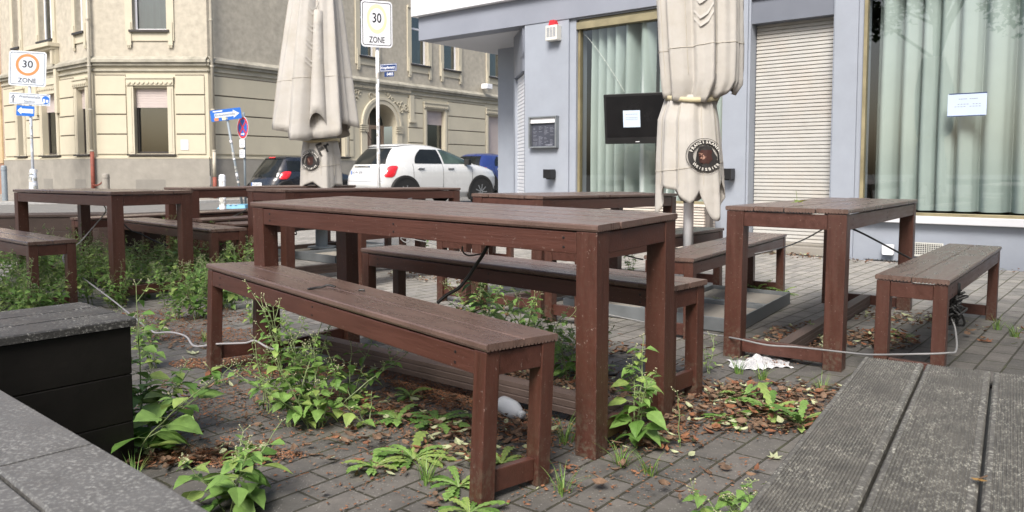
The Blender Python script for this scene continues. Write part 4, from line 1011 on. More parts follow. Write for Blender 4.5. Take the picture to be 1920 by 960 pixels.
# right one at 5.3 m
d = 5.3; OR_ = (1.2, 5.3); cxr = 960 + OR_[0] / d * F
profU = sorted([prow(-120, 1252, 1340, cxr, d, .14), prow(0, 1227, 1383, cxr, d, .2), prow(100, 1234, 1384, cxr, d, .21), prow(160, 1240, 1383, cxr, d, .2), prow(196, 1246, 1360, cxr, d, .16)])
profS = sorted([prow(183, 1247, 1338, cxr, d, .14), prow(225, 1234, 1346, cxr, d, .17), prow(300, 1232, 1354, cxr, d, .18), prow(382, 1232, 1360, cxr, d, .18)])
def hemR(th, ph): return .02 + .05 * math.sin(2 * th + 2.2) - .05 * math.cos(th) * 0 + .02 * math.sin(7 * th)
def hemS2(th, ph): return .12 - .16 * abs(math.sin(2.5 * th + .55)) ** .8 + .07 * math.sin(3 * th + 2.0) - .03 * math.cos(th)
tR, suR, ssR = parasol(OR_, 'right cream folded parasol on a white pole with a beer emblem on its lower skirt', profU, zy(190, d), zy(-120, d), profS, zy(378, d), zy(182, d), 33, 8, 7, hemR, hemS2, (zy(189, d), (.155, .175, .15)), M_whitepole, .034, zy(-110, d))
roundel(tR, ssR, -PI / 2 + .30, zy(293, d), .115, .19, off=.012)
m = MB(); P = Vector((OR_[0], OR_[1], zy(377, d))); m.lathe(P, [(.036, -.01), (.037, .01)], 16); m.build('pole_label', M_black, tR)
chevrons(tR, suR, -PI / 2 - .1, zy(50, d), zy(-30, d), .045, .2, 2)

# ------------------------------------------------------------------ signs and posts
def stickers(t, x, y, z0, z1, r, seed, n=9):
    q = random.Random(seed)
    for i in range(n):
        m = MB(); z = q.uniform(z0, z1); h = q.uniform(.04, .12); a0 = q.uniform(-2.6, -.6)
        rows = [[Vector((x + math.cos(a) * (r + .002), y + math.sin(a) * (r + .002), zz)) for a in [a0 + .25 * k for k in range(5)]] for zz in (z, z + h)]
        m.grid(rows); m.build('sticker', (M_stick, M_signwhite, M_printg)[i % 3], t)
def zone_sign(px, yt, yb, Y, wpx, yaw, ringm, face, label, seed, tilt=0):
    c = atd(px, (yt + yb) / 2, Y); h = (yb - yt) * Y / F; wd = wpx * Y / F / abs(math.cos(yaw))
    t = thing('zone_sign', (c.x, Y, -.05), label, 'road sign', 'thirty zone signs')
    U = Vector((math.cos(yaw), math.sin(yaw), tilt)).normalized(); V = Vector((-tilt * .5, 0, 1)); V = (V - U * V.dot(U)).normalized()
    m = MB(); m.tube([(c.x, Y + .05, -.06), (c.x, Y + .05, c.z + h / 2 - .05)], .032 * h / .84, 14); m.build('post', M_whitepole if seed == 2 else M_signgrey, t, smooth=True)
    m = MB(); plate(m, c, U, V, rrect(wd, h, h * .08), .003, 0, lift=.02); plate(m, c, U, V, rrect(wd * .985, h * .985, h * .075), .001, 1, lift=.023); m.build('sign_plate', [M_signwhite, face], t)
    W_ = U.cross(V); sxx = wd / h
    m = MB(); bw = .012 * h / .84
    # black border line
    po = rrect(wd * .92, h * .92, h * .05); pi_ = rrect(wd * .92 - 2 * bw, h * .92 - 2 * bw, h * .04); n = len(po)
    rows = [[c + U * p[0] + V * p[1] + W_ * .026, c + U * q[0] + V * q[1] + W_ * .026] for p, q in zip(po + po[:1], pi_ + pi_[:1])]; m.grid(rows)
    text_on(m, '30', h * .29, c + V * h * .12, U, V, 0, sx=sxx * 1.05, bold=h * .004, lift=.026)
    text_on(m, 'ZONE', h * .185, c - V * h * .345, U, V, 0, sx=sxx * .98, bold=h * .002, lift=.026); m.build('lettering', M_signblack, t)
    m = MB(); annulus(m, c + V * h * .11, U, V, h * .235, h * .315, lift=.025, sx=sxx * 1.02); m.build('ring', ringm, t)
    stickers(t, c.x, Y + .05, .2, 2.6, .034 * h / .84, seed, 16)
    return t, c, U, V, h, wd
t, c, U, V, h, wd = zone_sign(52.5, 97, 161, 24.5, 74, R(-6), M_orange, M_signgrey, 'zone 30 sign with orange ring and two direction plates below, at the left edge', 1, tilt=-.07)
# direction plates on the left post
def dirplate(t, c, U, V, wd, h, face, build, name='direction_plate'):
    m = MB(); plate(m, c, U, V, rrect(wd, h, h * .1), .003, 0, lift=.02); p = m.build(name, face, t); build(p); return p
def sub(mb, name, mat, p, top):
    o = mb.build(name, mat, p, world=False); o.data.transform(Matrix.Translation(-Vector(top.location))); return o
c2 = atd(56.5, 186, 24.5); w2, h2 = 82 * 24.5 / F, 21 * 24.5 / F
def bd(p, t=t):
    m = MB(); W_ = U.cross(V); po = rrect(w2 * .96, h2 * .86, h2 * .1); pi_ = rrect(w2 * .95, h2 * .79, h2 * .1)
    m.grid([[c2 + U * a[0] + V * a[1] + W_ * .025, c2 + U * b[0] + V * b[1] + W_ * .025] for a, b in zip(po + po[:1], pi_ + pi_[:1])])
    text_on(m, 'Westfalenhalle', h2 * .36, c2 + V * h2 * .18, U, V, lift=.025, sx=.98); text_on(m, 'Stadion', h2 * .36, c2 - V * h2 * .22, U, V, lift=.025, sx=.98)
    a = c2 - U * w2 * .40; plate(m, a, U, V, [(-.02, -.12), (.02, -.12), (.02, .03), (-.02, .03)], .001, lift=.025); plate(m, a, U, V, [(-.08, .01), (0, .12), (.08, .01), (.05, .01), (0, .07), (-.05, .01)], .001, lift=.025)
    sub(m, 'lettering', M_signblack, p, t)
    m = MB(); plate(m, c2 + U * w2 * .39, U, V, disc_poly(h2 * .36), .001, lift=.025); sub(m, 'blue_disc', M_signblue, p, t)
    m = MB(); q = c2 + U * w2 * .39; plate(m, q - U * .05, U, V, disc_poly(.028), .001, lift=.0265)
    plate(m, q + V * .0, U, V, [(-.09, -.09), (-.02, -.09), (-.02, .03), (-.09, .03)], .001, lift=.0265); plate(m, q, U, V, [(.01, -.07), (.09, -.07), (.09, .01), (.01, .01)], .001, lift=.0265); sub(m, 'white_symbol', M_signwhite, p, t)
dirplate(t, c2, U, V, w2, h2, M_signgrey, bd)
c3 = atd(48.5, 208, 24.5); w3, h3 = 36 * 24.5 / F, 19 * 24.5 / F
def arrowp(m, c, U, V, wd, h, s, lift=.025, t_=.001): 
    plate(m, c, U, V, [(s * -.42 * wd, .16 * h) if 0 else (s * wd * .44, 0), (s * wd * .22, .36 * h), (s * wd * .22, .2 * h), (-s * wd * .44, .2 * h), (-s * wd * .44, -.2 * h), (s * wd * .22, -.2 * h), (s * wd * .22, -.36 * h)][::(1 if s > 0 else -1)], t_, lift=lift)
def bd2(p, t=t):
    m = MB(); arrowp(m, c3, U, V, w3, h3, -1); sub(m, 'white_arrow', M_signwhite, p, t)
    m = MB(); text_on(m, 'Einbahnstraße', h3 * .2, c3 + U * w3 * .05, U, V, lift=.027); sub(m, 'lettering', M_signblack, p, t)
dirplate(t, c3, U, V, w3, h3, M_signblue, bd2, 'one_way_plate')
# wide grey sleeve at the post foot
m = MB(); m.lathe((c.x, 24.55, -.05), [(.14, 0), (.12, .55), (.085, 1.0), (.05, 1.02)], 14); m.build('post_sleeve', M_signgrey, t, smooth=True)
stickers(t, c.x, 24.55, .1, .9, .125, 5, 10)
# right zone sign with street name plates
t, c, U, V, h, wd = zone_sign(706, 3, 88, 14.3, 54, R(22), M_yellow, M_signwhite, 'zone 30 sign with pale yellow ring on a stickered white post behind the white car', 2, tilt=.0)
U2 = Vector((math.cos(R(-25)), math.sin(R(-25)), 0)); V2 = Vector((0, 0, 1))
cN = atd(729.5, 127, 14.2); wN, hN = 34 * 14.2 / F / math.cos(R(25)), 14 * 14.2 / F
def bd3(p, t=t):
    m = MB(); text_on(m, 'Hopfenstr.', hN * .55, cN, U2, V2, lift=.025, sx=1.0, bold=.001)
    po = rrect(wN * .94, hN * .86, .01); pi_ = rrect(wN * .91, hN * .74, .01); W_ = U2.cross(V2)
    m.grid([[cN + U2 * a[0] + V2 * a[1] + W_ * .025, cN + U2 * b[0] + V2 * b[1] + W_ * .025] for a, b in zip(po + po[:1], pi_ + pi_[:1])])
    sub(m, 'lettering', M_signwhite, p, t)
dirplate(t, cN, U2, V2, wN, hN, M_signdark, bd3, 'street_name_plate')
cM = atd(731, 139.5, 14.2)
def bd4(p, t=t):
    m = MB(); text_on(m, '0483', .07, cM + U2 * .02, U2, V2, lift=.025, bold=.001); sub(m, 'lettering', M_signwhite, p, t)
dirplate(t, cM, U2, V2, 19 * 14.2 / F / .9, .085, M_signdark, bd4, 'number_plate')
# tilted one-way sign
Y = 21.0; top = atd(424, 215, Y); foot = atd(455, 384, Y); foot.z = -.07
t = thing('one_way_sign', foot, 'leaning blue one-way sign with white arrow on a stickered post', 'road sign')
m = MB(); m.tube([foot, top + Vector((0, .03, 0))], .032, 12); m.build('post', M_greysteel, t, smooth=True)
U = Vector((1, .12, .135)).normalized(); V = Vector((-.135, 0, 1)); V = (V - U * V.dot(U)).normalized()
wv, hv = .80, .30
def bd5(p, t=t, c=top):
    m = MB(); arrowp(m, c + U * .03, U, V, wv * .92, hv, 1); sub(m, 'white_arrow', M_signgrey, p, t)
    m = MB(); text_on(m, 'Einbahnstraße', .092, c - U * .02, U, V, lift=.027); sub(m, 'lettering', M_signblack, p, t)
    for du, dv, sw, sh2_, mt in ((-.26, -.10, .11, .08, M_orange), (-.07, -.09, .09, .09, M_yellow), (-.2, .11, .25, .03, M_signwhite)):
        m = MB(); plate(m, c + U * du + V * dv, U, V, rrect(sw, sh2_, .01), .001, 0, lift=.027); sub(m, 'sticker', mt, p, t)
dirplate(t, top, U, V, wv, hv, M_signblue, bd5, 'sign_plate')
q = random.Random(8)
for i in range(11):
    m = MB(); s_ = q.uniform(.25, .95); P = foot.lerp(top, s_); m.tube([P, P + (top - foot).normalized() * q.uniform(.04, .1)], .0345, 10); m.build('sticker', (M_stick, M_signwhite, M_printg)[i % 3], t)
# no stopping sign
Y = 21.2; c = atd(456.5, 239.5, Y); t = thing('no_stopping_sign', (c.x, Y, -.07), 'round red and blue no-stopping sign on a thin grey post', 'road sign')
m = MB(); m.tube([(c.x, Y + .04, -.08), (c.x, Y + .04, c.z + .42)], .03, 12); m.build('post', M_greysteel, t, smooth=True)
U = Vector((math.cos(R(43)), math.sin(R(43)) * -1, 0)); V = Vector((0, 0, 1)); r_ = .31
m = MB(); plate(m, c, U, V, disc_poly(r_, 36), .003, lift=.02); sp = m.build('disc', M_signblue, t)
m = MB(); annulus(m, c, U, V, r_ * .74, r_ * .94, lift=.024); 
for s_ in (-1, 1):
    a = PI / 4 * s_; u1 = U * math.cos(a) + V * math.sin(a); v1 = U * -math.sin(a) + V * math.cos(a); plate(m, c, u1, v1, [(-r_ * .8, -.028), (r_ * .8, -.028), (r_ * .8, .028), (-r_ * .8, .028)], .001, lift=.0245 + .001 * s_)
sub(m, 'red_ring', M_red, sp, t)
m = MB(); annulus(m, c, U, V, r_ * .94, r_ * 1.0, lift=.024); plate(m, c - V * .17, U, V, [(-.1, -.015), (.03, -.015), (.03, -.045), (.1, 0), (.03, .045), (.03, .015), (-.1, .015)], .001, lift=.0265); sub(m, 'white_arrow', M_signwhite, sp, t)
for yy, hh in ((269, 15), (288, 15)):
    cc = atd(456.5, yy, Y); m = MB(); U3 = Vector((math.cos(R(40)), -math.sin(R(40)), 0)); plate(m, cc, U3, V, rrect(.26, hh * Y / F, .01), .003, lift=.04)
    sp = m.build('small_plate', M_signwhite, t); m = MB()
    for k in range(2): plate(m, cc + V * (.035 - .06 * k), U3, V, [(-.09, -.008), (.09, -.008), (.09, .008), (-.09, .008)], .0006, lift=.0436)
    sub(m, 'text_lines', M_inkg, sp, t)
# blue foot plate
p = atd(443, 383, 20.2); p.z = -.07; t = thing('sign_foot', p, 'light blue slotted plastic sign foot lying at the base of the leaning sign', 'sign foot')
m = MB(); m.add([p + Vector(v) for v in ((-.42, -.30, .01), (.34, -.30, .01), (.34, .3, .01), (-.22, .3, .01), (-.30, -.22, .12), (.30, -.22, .12), (.3, .24, .12), (-.14, .24, .12))], [(0, 3, 2, 1), (4, 5, 6, 7), (0, 1, 5, 4), (1, 2, 6, 5), (2, 3, 7, 6), (3, 0, 4, 7)])
m.build('foot_body', M_bluefoot, t, bevel=.015)
m = MB(); [m.box(p.x - .22 + .13 * i, p.x - .17 + .13 * i, p.y - .28, p.y + .1, p.z + .118, p.z + .124) for i in range(3)]; m.build('slots', M_white, t)
# bollards
def bollard(px, ytop, ybase, w_, label, mat, Y, stick=True):
    c = atd(px, ybase, Y); c.z = -.02; r = w_ / 2 * Y / F; zt = CAMZ + (319 - ytop) * Y / F
    t = thing('bollard', c, label, 'bollard', 'street bollards')
    m = MB(); m.lathe(c, [(r, 0), (r, zt - c.z - .06), (r * .9, zt - c.z - .02), (r * .5, zt - c.z), (.001, zt - c.z)], 16); m.build('post', mat, t, smooth=True)
    m = MB(); m.lathe(c, [(r * 1.05, zt - c.z - .16), (r * 1.08, zt - c.z - .15), (r * 1.08, zt - c.z - .12), (r * 1.05, zt - c.z - .11)], 16); m.build('collar', mat, t)
    if stick: stickers(t, c.x, c.y, .1, zt - .25, r, int(px), 12)
    return t
bollard(418, 327, 394, 12, 'white bollard covered with stickers beside the leaning one-way sign', M_whitepole, 18.0)
bollard(9.5, 310, 372, 10, 'dark grey bollard at the far left edge near the kerb bend', M_greysteel, 24.0, False)
tb = bollard(199, 325, 358, 13, 'pale grey bollard with a rusty chain in front of the cream house', M_concr, 25.0, False)
p0 = atd(199, 332, 25.0); p1 = CH.p(.02, .45, .2)
m = MB()
for i in range(26):
    f = i / 25; c = p0.lerp(p1, f); c.z = p0.z + (p1.z - p0.z) * f - .12 * math.sin(PI * f); ax = (p1 - p0).normalized(); sd_ = Vector((0, 0, 1)) if i % 2 else Vector((0, 1, 0))
    pts = [c + ax * .045 * math.cos(a) + sd_ * .022 * math.sin(a) for a in [2 * PI * k / 8 for k in range(9)]]; m.tube(pts, .009, 5, cap=False)
o = m.build('chain', M_rust); rebase(o, p0); tag(o, 'rusty chain sagging from the pale bollard to the red standpipe', 'chain')

# ------------------------------------------------------------------ cars
def car(label, loc, heading, prm, paint, tail, glassm, detail=True):
    """body stacked from plan outlines; x runs from the tail (0) to the nose (L)"""
    t = thing('parked_car', (loc[0], loc[1], loc[2]), label, 'car', 'cars parked along the street', rot=(0, 0, heading)); t.scale = [prm.get('S', 1)] * 3
    L, WD, H = prm['L'], prm['W'], prm['H']; lev = prm['lev']    # (z, x_rear, x_front, halfwidth, exponent)
    def S(z, th, off=0):
        a = interp(lev, z); xr, xf, hw, e = a; xc = (xr + xf) / 2; hx = (xf - xr) / 2
        c, s_ = math.cos(th), math.sin(th); q = (abs(c) ** e + abs(s_) ** e) ** (-1 / e)
        n = Vector((c, s_, 0)); return Vector((xc + c * q * hx, s_ * q * hw, z)) + n * off
    zs = []; 
    for a, b in zip(lev[:-1], lev[1:]):
        n = max(1, int((b[0] - a[0]) / .035)); zs += [a[0] + (b[0] - a[0]) * i / n for i in range(n)]
    zs.append(lev[-1][0]); nth = 96
    m = MB(); rows = [[S(z, 2 * PI * i / nth) for i in range(nth)] for z in zs]; m.grid(rows, 0, True)
    k = len(m.v); top = lev[-1]; m.v.append(Vector(((top[1] + top[2]) / 2, 0, top[0] + .012))); n0 = k - nth
    for i in range(nth): m.f.append((n0 + i, n0 + (i + 1) % nth, k)); m.m.append(0)
    m.build('body', paint, t, smooth=True, world=False)
    def sidepatch(mb, x_of_z, z0, z1, sgn, off, mi=0, nx=14, nz=8):
        rows = []
        for j in range(nz + 1):
            z = z0 + (z1 - z0) * j / nz; xa, xb = x_of_z(j / nz); row = []
            a = interp(lev, z); xr, xf, hw, e = a; xc = (xr + xf) / 2; hx = (xf - xr) / 2
            for i in range(nx + 1):
                x = xa + (xb - xa) * i / nx; u = min(.999, abs((x - xc) / hx)); y = hw * (1 - u ** e) ** (1 / e); row.append(Vector((x, sgn * (y + off), z + off * .3)))
            rows.append(row)
        mb.grid(rows, mi)
    def rearpatch(mb, y0, y1, z0, z1, off, mi=0, ny=14, nz=8, taper=0, wrap_=None):
        rows = []
        for j in range(nz + 1):
            f = j / nz; z = z0 + (z1 - z0) * f; xr, xf, hw, e = interp(lev, z); xc = (xr + xf) / 2; hx = (xf - xr) / 2; row = []
            for i in range(ny + 1):
                y = (y0 + (y1 - y0) * i / ny) * (1 - taper * f); u = min(.9995, abs(y / hw)); x = xc - hx * (1 - u ** e) ** (1 / e); row.append(Vector((x - off, y, z + off * .5)))
            rows.append(row)
        mb.grid(rows, mi)
    def lamp(sgn, zc, sc_, rz, rs):
        """rounded-square lamp wrapped round the tail corner; sc_ = arc length from the tail's middle"""
        def arc(z, dist):
            acc = 0; last = S(z, PI); th = 0
            while acc < dist and th < 2.5:
                th += .004; p_ = S(z, PI - sgn * th); acc += (p_ - last).length; last = p_
            n_ = Vector((math.cos(PI - sgn * th), math.sin(PI - sgn * th) * 2, 0)).normalized(); return last, n_
        m = MB(); rows = []
        for k in range(5):
            row = []; f = k / 4
            for i in range(20):
                a = 2 * PI * i / 20; q = (abs(math.cos(a)) ** 4 + abs(math.sin(a)) ** 4) ** -.25
                p_, n_ = arc(zc + math.sin(a) * rz * q * f, sc_ + math.cos(a) * rs * q * f); row.append(p_ + n_ * (.01 + .02 * (1 - f ** 3)))
            rows.append(row)
        m.grid(rows, 0, True); return m.build('tail_lamp', M_lamp, t, smooth=True, world=False)
    for nm, xf_, z0, z1, gm in prm['side']:
        for sgn in (-1, 1):
            m = MB(); sidepatch(m, xf_, z0, z1, sgn, .008); m.build(nm, gm, t, smooth=True, world=False)
    m = MB(); rearpatch(m, -prm['rw'], prm['rw'], prm['rz'][0], prm['rz'][1], .008, taper=prm.get('rt', .1)); m.build('rear_window', M_carglass, t, smooth=True, world=False)
    zl, yl, rz_, ry_ = prm['lamp']
    lamp(1, zl, yl, rz_, ry_); lamp(-1, zl, yl, rz_, ry_)
    # windscreen
    m = MB(); rows = []
    for j in range(9):
        f = j / 8; z = prm['wz'][0] + (prm['wz'][1] - prm['wz'][0]) * f; rows.append([S(z, th, .008) for th in [R(-38 + 76 * i / 14) for i in range(15)]])
    m.grid(rows); m.build('windscreen', M_carglass, t, smooth=True, world=False)
    # wheels in dark arches
    for x in prm['wheels']:
        for sgn in (-1, 1):
            rw = prm['wr']; xr, xf, hw, e = interp(lev, .45); xc = (xr + xf) / 2; hx = (xf - xr) / 2; yy = hw * (1 - min(.99, abs((x - xc) / hx)) ** e) ** (1 / e)
            m = MB(); rows = []
            for r_, o_ in ((.01, .035), (rw + .05, .035), (rw + .055, .045), (rw + .12, .045), (rw + .135, -.03)):
                rows.append([Vector((x + r_ * math.cos(a), sgn * (yy + o_), max(.14, rw + r_ * math.sin(a)))) for a in [2 * PI * i / 40 for i in range(40)]])
            m.grid(rows, 0, True); m.build('wheel_arch', M_tyre, t, world=False)
            m = MB(); m.lathe((x, sgn * (yy - .15), rw), [(rw * .6, 0), (rw * .97, .0), (rw, .03), (rw, .15), (rw * .95, .18), (rw * .66, .185), (rw * .64, .16)], 32, axis=(0, sgn, 0))
            wh = m.build('wheel', M_tyre, t, smooth=True, world=False)
            m = MB(); m.lathe((x, sgn * (yy + .0), rw), [(rw * .65, .02), (rw * .62, .005), (.05, .012), (.05, .03), (.001, .035)], 28, axis=(0, sgn, 0))
            m.build('rim', M_black, wh, world=False)
            m = MB()
            for k in range(9):
                a = 2 * PI * k / 9; c_ = Vector((x + math.cos(a) * rw * .34, sgn * (yy + .026), rw + math.sin(a) * rw * .34)); dx = Vector((math.cos(a), 0, math.sin(a)))
                m.beam(c_ - dx * rw * .28, c_ + dx * rw * .29, .022, .028)
            m.build('spokes', M_alloy, wh, world=False)
    # mirrors, handles, plate
    for sgn in (-1, 1):
        x, z = prm['mirror']; xr, xf, hw, e = interp(lev, z); m = MB()
        m.box(x - .06, x + .05, sgn * (hw - .01) if sgn > 0 else -hw - .19, hw + .19 if sgn > 0 else -(hw - .01), z - .06, z + .10)
        m.build('mirror', prm.get('mirrorm', M_black), t, bevel=.02, world=False)
        m = MB()
        for x, z in prm['handles']:
            xr, xf, hw, e = interp(lev, z); m.box(x - .1, x + .1, *(sorted((sgn * (hw - .01), sgn * (hw + .035)))), z - .014, z + .014)
        m.build('door_handle', prm.get('handm', M_chrome), t, bevel=.006, world=False)
    m = MB(); z = prm['plate'][0]; xr = interp(lev, z)[0]; py_ = prm['plate'][1]
    O = Vector((xr - .012, py_, z)); plate(m, O, (0, -1, 0), (0, 0, 1), rrect(.52, .11, .008), .006); pl_ = m.build('number_plate', M_signwhite, t, world=False)
    m = MB(); plate(m, O + Vector((0, .238, 0)), (0, -1, 0), (0, 0, 1), rrect(.042, .10, .003), .001, lift=.0065); m.build('blue_strip', M_signblue, pl_, world=False)
    m = MB(); text_on(m, prm['text'], .085, O + Vector((0, -.015, 0)), (0, -1, 0), (0, 0, 1), lift=.0068, bold=.001); m.build('lettering', M_signblack, pl_, world=False)
    # seams
    m = MB()
    for x, z0, z1 in prm['seams']:
        for sgn in (-1, 1): sidepatch(m, lambda f, x=x: (x - .006, x + .006), z0, z1, sgn, .003, nx=1)
    m.build('door_seams', M_black, t, world=False)
    for extra in prm.get('extra', []): extra(t, S, sidepatch, rearpatch)
    return t
# white crossover
def ex_white(t, S, sp, rp):
    m = MB(); rp(m, -.33, .33, .99, 1.02, .02); m.build('chrome_bar', M_chrome, t, smooth=True, world=False)
    m = MB(); m.tube([(.45, 0, 1.60), (.22, 0, 1.92)], .006, 6); m.build('aerial', M_black, t, world=False)
    m = MB(); rp(m, -.55, .55, 1.50, 1.545, .05, nz=3); m.build('roof_spoiler', M_carwhite, t, smooth=True, world=False)
    m = MB(); rp(m, -.82, .82, .64, .652, .004, nz=1); m.build('bumper_seam', M_inkg, t, world=False)
lev_w = [(.20, .22, 4.0, .80, 4.5), (.34, .08, 4.18, .885, 4.5), (.55, .0, 4.25, .90, 4.6), (.75, .02, 4.25, .905, 4.6), (.90, .07, 4.18, .90, 4.2), (.98, .11, 4.0, .885, 4.0), (1.04, .15, 3.75, .865, 4.0), (1.08, .18, 3.5, .845, 4.0), (1.2, .27, 3.18, .80, 4.0), (1.32, .37, 2.88, .745, 3.8), (1.42, .46, 2.60, .69, 3.6), (1.50, .55, 2.35, .62, 3.4), (1.555, .68, 2.12, .53, 3.2), (1.59, .88, 1.86, .40, 3), (1.605, 1.1, 1.6, .22, 2.5)]
P_white = dict(S=1.1, L=4.25, W=1.8, H=1.6, lev=lev_w, rw=.66, rz=(1.07, 1.47), rt=.22, lamp=(.89, .93, .145, .14), wz=(1.12, 1.50), wheels=(.80, 3.37), wr=.335,
    side=[('rear_side_window', lambda f: (1.12 + .30 * f ** 2.2, 2.02 - .06 * f), 1.09, 1.455, M_carglass), ('front_side_window', lambda f: (2.08 - .06 * f, 3.12 - .82 * f ** 1.2), 1.09, 1.455, M_carglassg)],
    mirror=(2.86, 1.12), handles=((1.28, .965), (2.28, .965)), plate=(.86, .12), text='DO·PR 2030', seams=((1.05, .5, 1.08), (2.02, .35, 1.08), (3.05, .4, 1.08)), extra=[ex_white], mirrorm=M_black)
car('white crossover car parked in the middle with red tail lamps and round roofline', (-4.22, 21.5, -.085), .80, P_white, M_carwhite, None, None)
# black hatchback
lev_h = [(.18, .16, 3.3, .72, 4.5), (.34, .04, 3.40, .80, 4.5), (.55, .0, 3.42, .815, 5), (.72, .06, 3.40, .815, 5), (.85, .14, 3.25, .805, 4.5), (.93, .18, 2.95, .79, 4.3), (.98, .22, 2.75, .765, 4.2), (1.1, .30, 2.5, .72, 4.2), (1.25, .42, 2.2, .66, 4.2), (1.38, .52, 1.9, .60, 4), (1.44, .62, 1.62, .5, 3.2), (1.46, .85, 1.35, .25, 2.5)]
def ex_black(t, S, sp, rp):
    m = MB(); rp(m, -.16, .16, 1.375, 1.41, .03, nz=2); m.build('high_brake_lamp', M_lamp, t, smooth=True, world=False)
    m = MB(); rp(m, -.5, .5, 1.36, 1.43, .02, nz=2); m.build('roof_spoiler', M_carblack, t, smooth=True, world=False)
P_black = dict(L=3.4, W=1.62, H=1.46, lev=lev_h, rw=.60, rz=(.80, 1.34), rt=.2, lamp=(.86, .86, .12, .15), wz=(1.0, 1.37), wheels=(.45, 2.8), wr=.285,
    side=[('quarter_window', lambda f: (.55 + .05 * f, 1.05), .98, 1.30, M_carglass), ('side_window', lambda f: (1.12, 2.5 - .75 * f), .96, 1.34, M_carglass)],
    mirror=(2.3, 1.0), handles=((1.2, .86),), plate=(.58, .1), text='DO KA 417', seams=((1.1, .4, .96),), extra=[ex_black], handm=M_carblack)
car('black hatchback parked by the grey plinth, left of the folded parasol', (-7.75, 23.9, -.085), .93, P_black, M_carblack, None, None)
P_bl = dict(P_white); P_bl['extra'] = []; P_bl['text'] = 'DO EM 55'; P_bl['mirrorm'] = M_carblue; P_bl['side'] = [('rear_side_window', P_white['side'][0][1], 1.09, 1.455, M_carglass), ('front_side_window', P_white['side'][1][1], 1.09, 1.455, M_carglass)]
car('blue car at the end of the row beside the entrance shutter', (-2.2, 33.6, -.085), .955, P_bl, M_carblue, None, None)

# ------------------------------------------------------------------ plants
def leafpts(L_, W_, serr=0, droop=.25, fold=.22):
    """ovate leaf along +x, built as a folded, drooping blade"""
    prof = [(0, .02), (.08, .42), (.22, .88), (.38, 1.0), (.56, .84), (.74, .52), (.88, .24), (1, .0)]
    rows = []
    for i, (u, w_) in enumerate(prof):
        s_ = 1 + (serr * (1 if i % 2 else -1)); z = -droop * L_ * u * u; y = W_ / 2 * w_ * s_
        rows.append(((u * L_, -y, z + fold * y), (u * L_, 0, z), (u * L_, y, z + fold * y)))
    return rows
def add_leaf(mb, O, az, pitch, L_, W_, mi=0, roll=0, droop=.25, serr=0, rng=rnd):
    M = Matrix.Translation(O) @ Matrix.Rotation(az, 4, 'Z') @ Matrix.Rotation(-pitch, 4, 'Y') @ Matrix.Rotation(roll, 4, 'X')
    mb.grid([[M @ Vector(p) for p in r] for r in leafpts(L_, W_, serr, droop)], mi)
def weed(parent, seed, h, stems=1, lsize=.06, nodes=6, flowers=True, spread=.06, mats=None, lw=.72, branch=.5):
    q = random.Random(seed); sm = MB(); lm = MB(); fm = MB()
    for s_ in range(stems):
        a0 = q.uniform(0, 2 * PI); b0 = Vector((math.cos(a0), math.sin(a0), 0)) * (spread * .3 * q.random()); lean = Vector((math.cos(a0), math.sin(a0), 0)) * (spread * (q.random() + .3))
        hh = h * q.uniform(.68, 1.0) if stems > 1 else h; K = 8
        pts = [b0 + lean * (t / K) ** 1.3 * 1.6 + Vector((q.uniform(-1, 1) * .004, q.uniform(-1, 1) * .004, hh * t / K)) for t in range(K + 1)]
        sm.tube(pts, .0032 if h > .25 else .0022, 5, r1=.0012)
        az = q.uniform(0, 2 * PI)
        for n_ in range(nodes):
            f = .10 + .86 * (n_ + .5 * q.random()) / nodes; i = min(K - 1, int(f * K)); P = pts[i].lerp(pts[i + 1], f * K - i); az += PI / 2 + q.uniform(-.4, .4)
            k = lsize * (1.0 - .62 * f ** 1.6) * q.uniform(.7, 1.15) * (1 if f > .2 else .8)
            for sd_ in (0, PI):
                if q.random() < .1: continue
                a = az + sd_ + q.uniform(-.3, .3); pe = k * .35; d_ = Vector((math.cos(a), math.sin(a), .35)); O = P + d_ * pe; sm.tube([P, O], .0011, 4, cap=False)
                add_leaf(lm, O, a, q.uniform(-.35, .35), k, k * lw * q.uniform(.85, 1.1), q.choice((0, 0, 1, 2)), q.uniform(-.4, .4), q.uniform(.1, .5), .07)
            if f > .42 and q.random() < branch:
                a = az + q.uniform(0, 6); bl_ = h * q.uniform(.12, .26); e = P + Vector((math.cos(a) * bl_ * .55, math.sin(a) * bl_ * .55, bl_ * .8)); sm.tube([P, P.lerp(e, .5) + Vector((0, 0, -.004)), e], .0014, 4, r1=.0008)
                for _ in range(3):
                    aa = q.uniform(0, 6.28); add_leaf(lm, P.lerp(e, q.uniform(.4, .95)), aa, q.uniform(-.2, .4), lsize * q.uniform(.25, .45), lsize * .24, q.choice((0, 1, 2)), 0, .3)
                if flowers:
                    for _ in range(3): e2 = e + Vector((q.uniform(-.015, .015), q.uniform(-.015, .015), q.uniform(.0, .015))); sm.tube([e, e2], .0007, 3, cap=False); fm.lathe(e2, [(.0004, -.002), (.0022, 0), (.002, .0014), (.0004, .0024)], 5)
        if flowers:
            for _ in range(4): e2 = pts[-1] + Vector((q.uniform(-.02, .02), q.uniform(-.02, .02), q.uniform(.0, .02))); sm.tube([pts[-1], e2], .0008, 3, cap=False); fm.lathe(e2, [(.0004, -.002), (.0024, 0), (.0022, .0014), (.0004, .0024)], 5)
    k_ = len(lm.v); lm.v += fm.v; lm.f += [tuple(i + k_ for i in f) for f in fm.f]; lm.m += [3] * len(fm.f)
    lm.build('foliage', (mats or [M_green, M_green2, M_green3]) + [M_flower], parent, world=False); sm.build('stems', M_stem, parent, world=False)
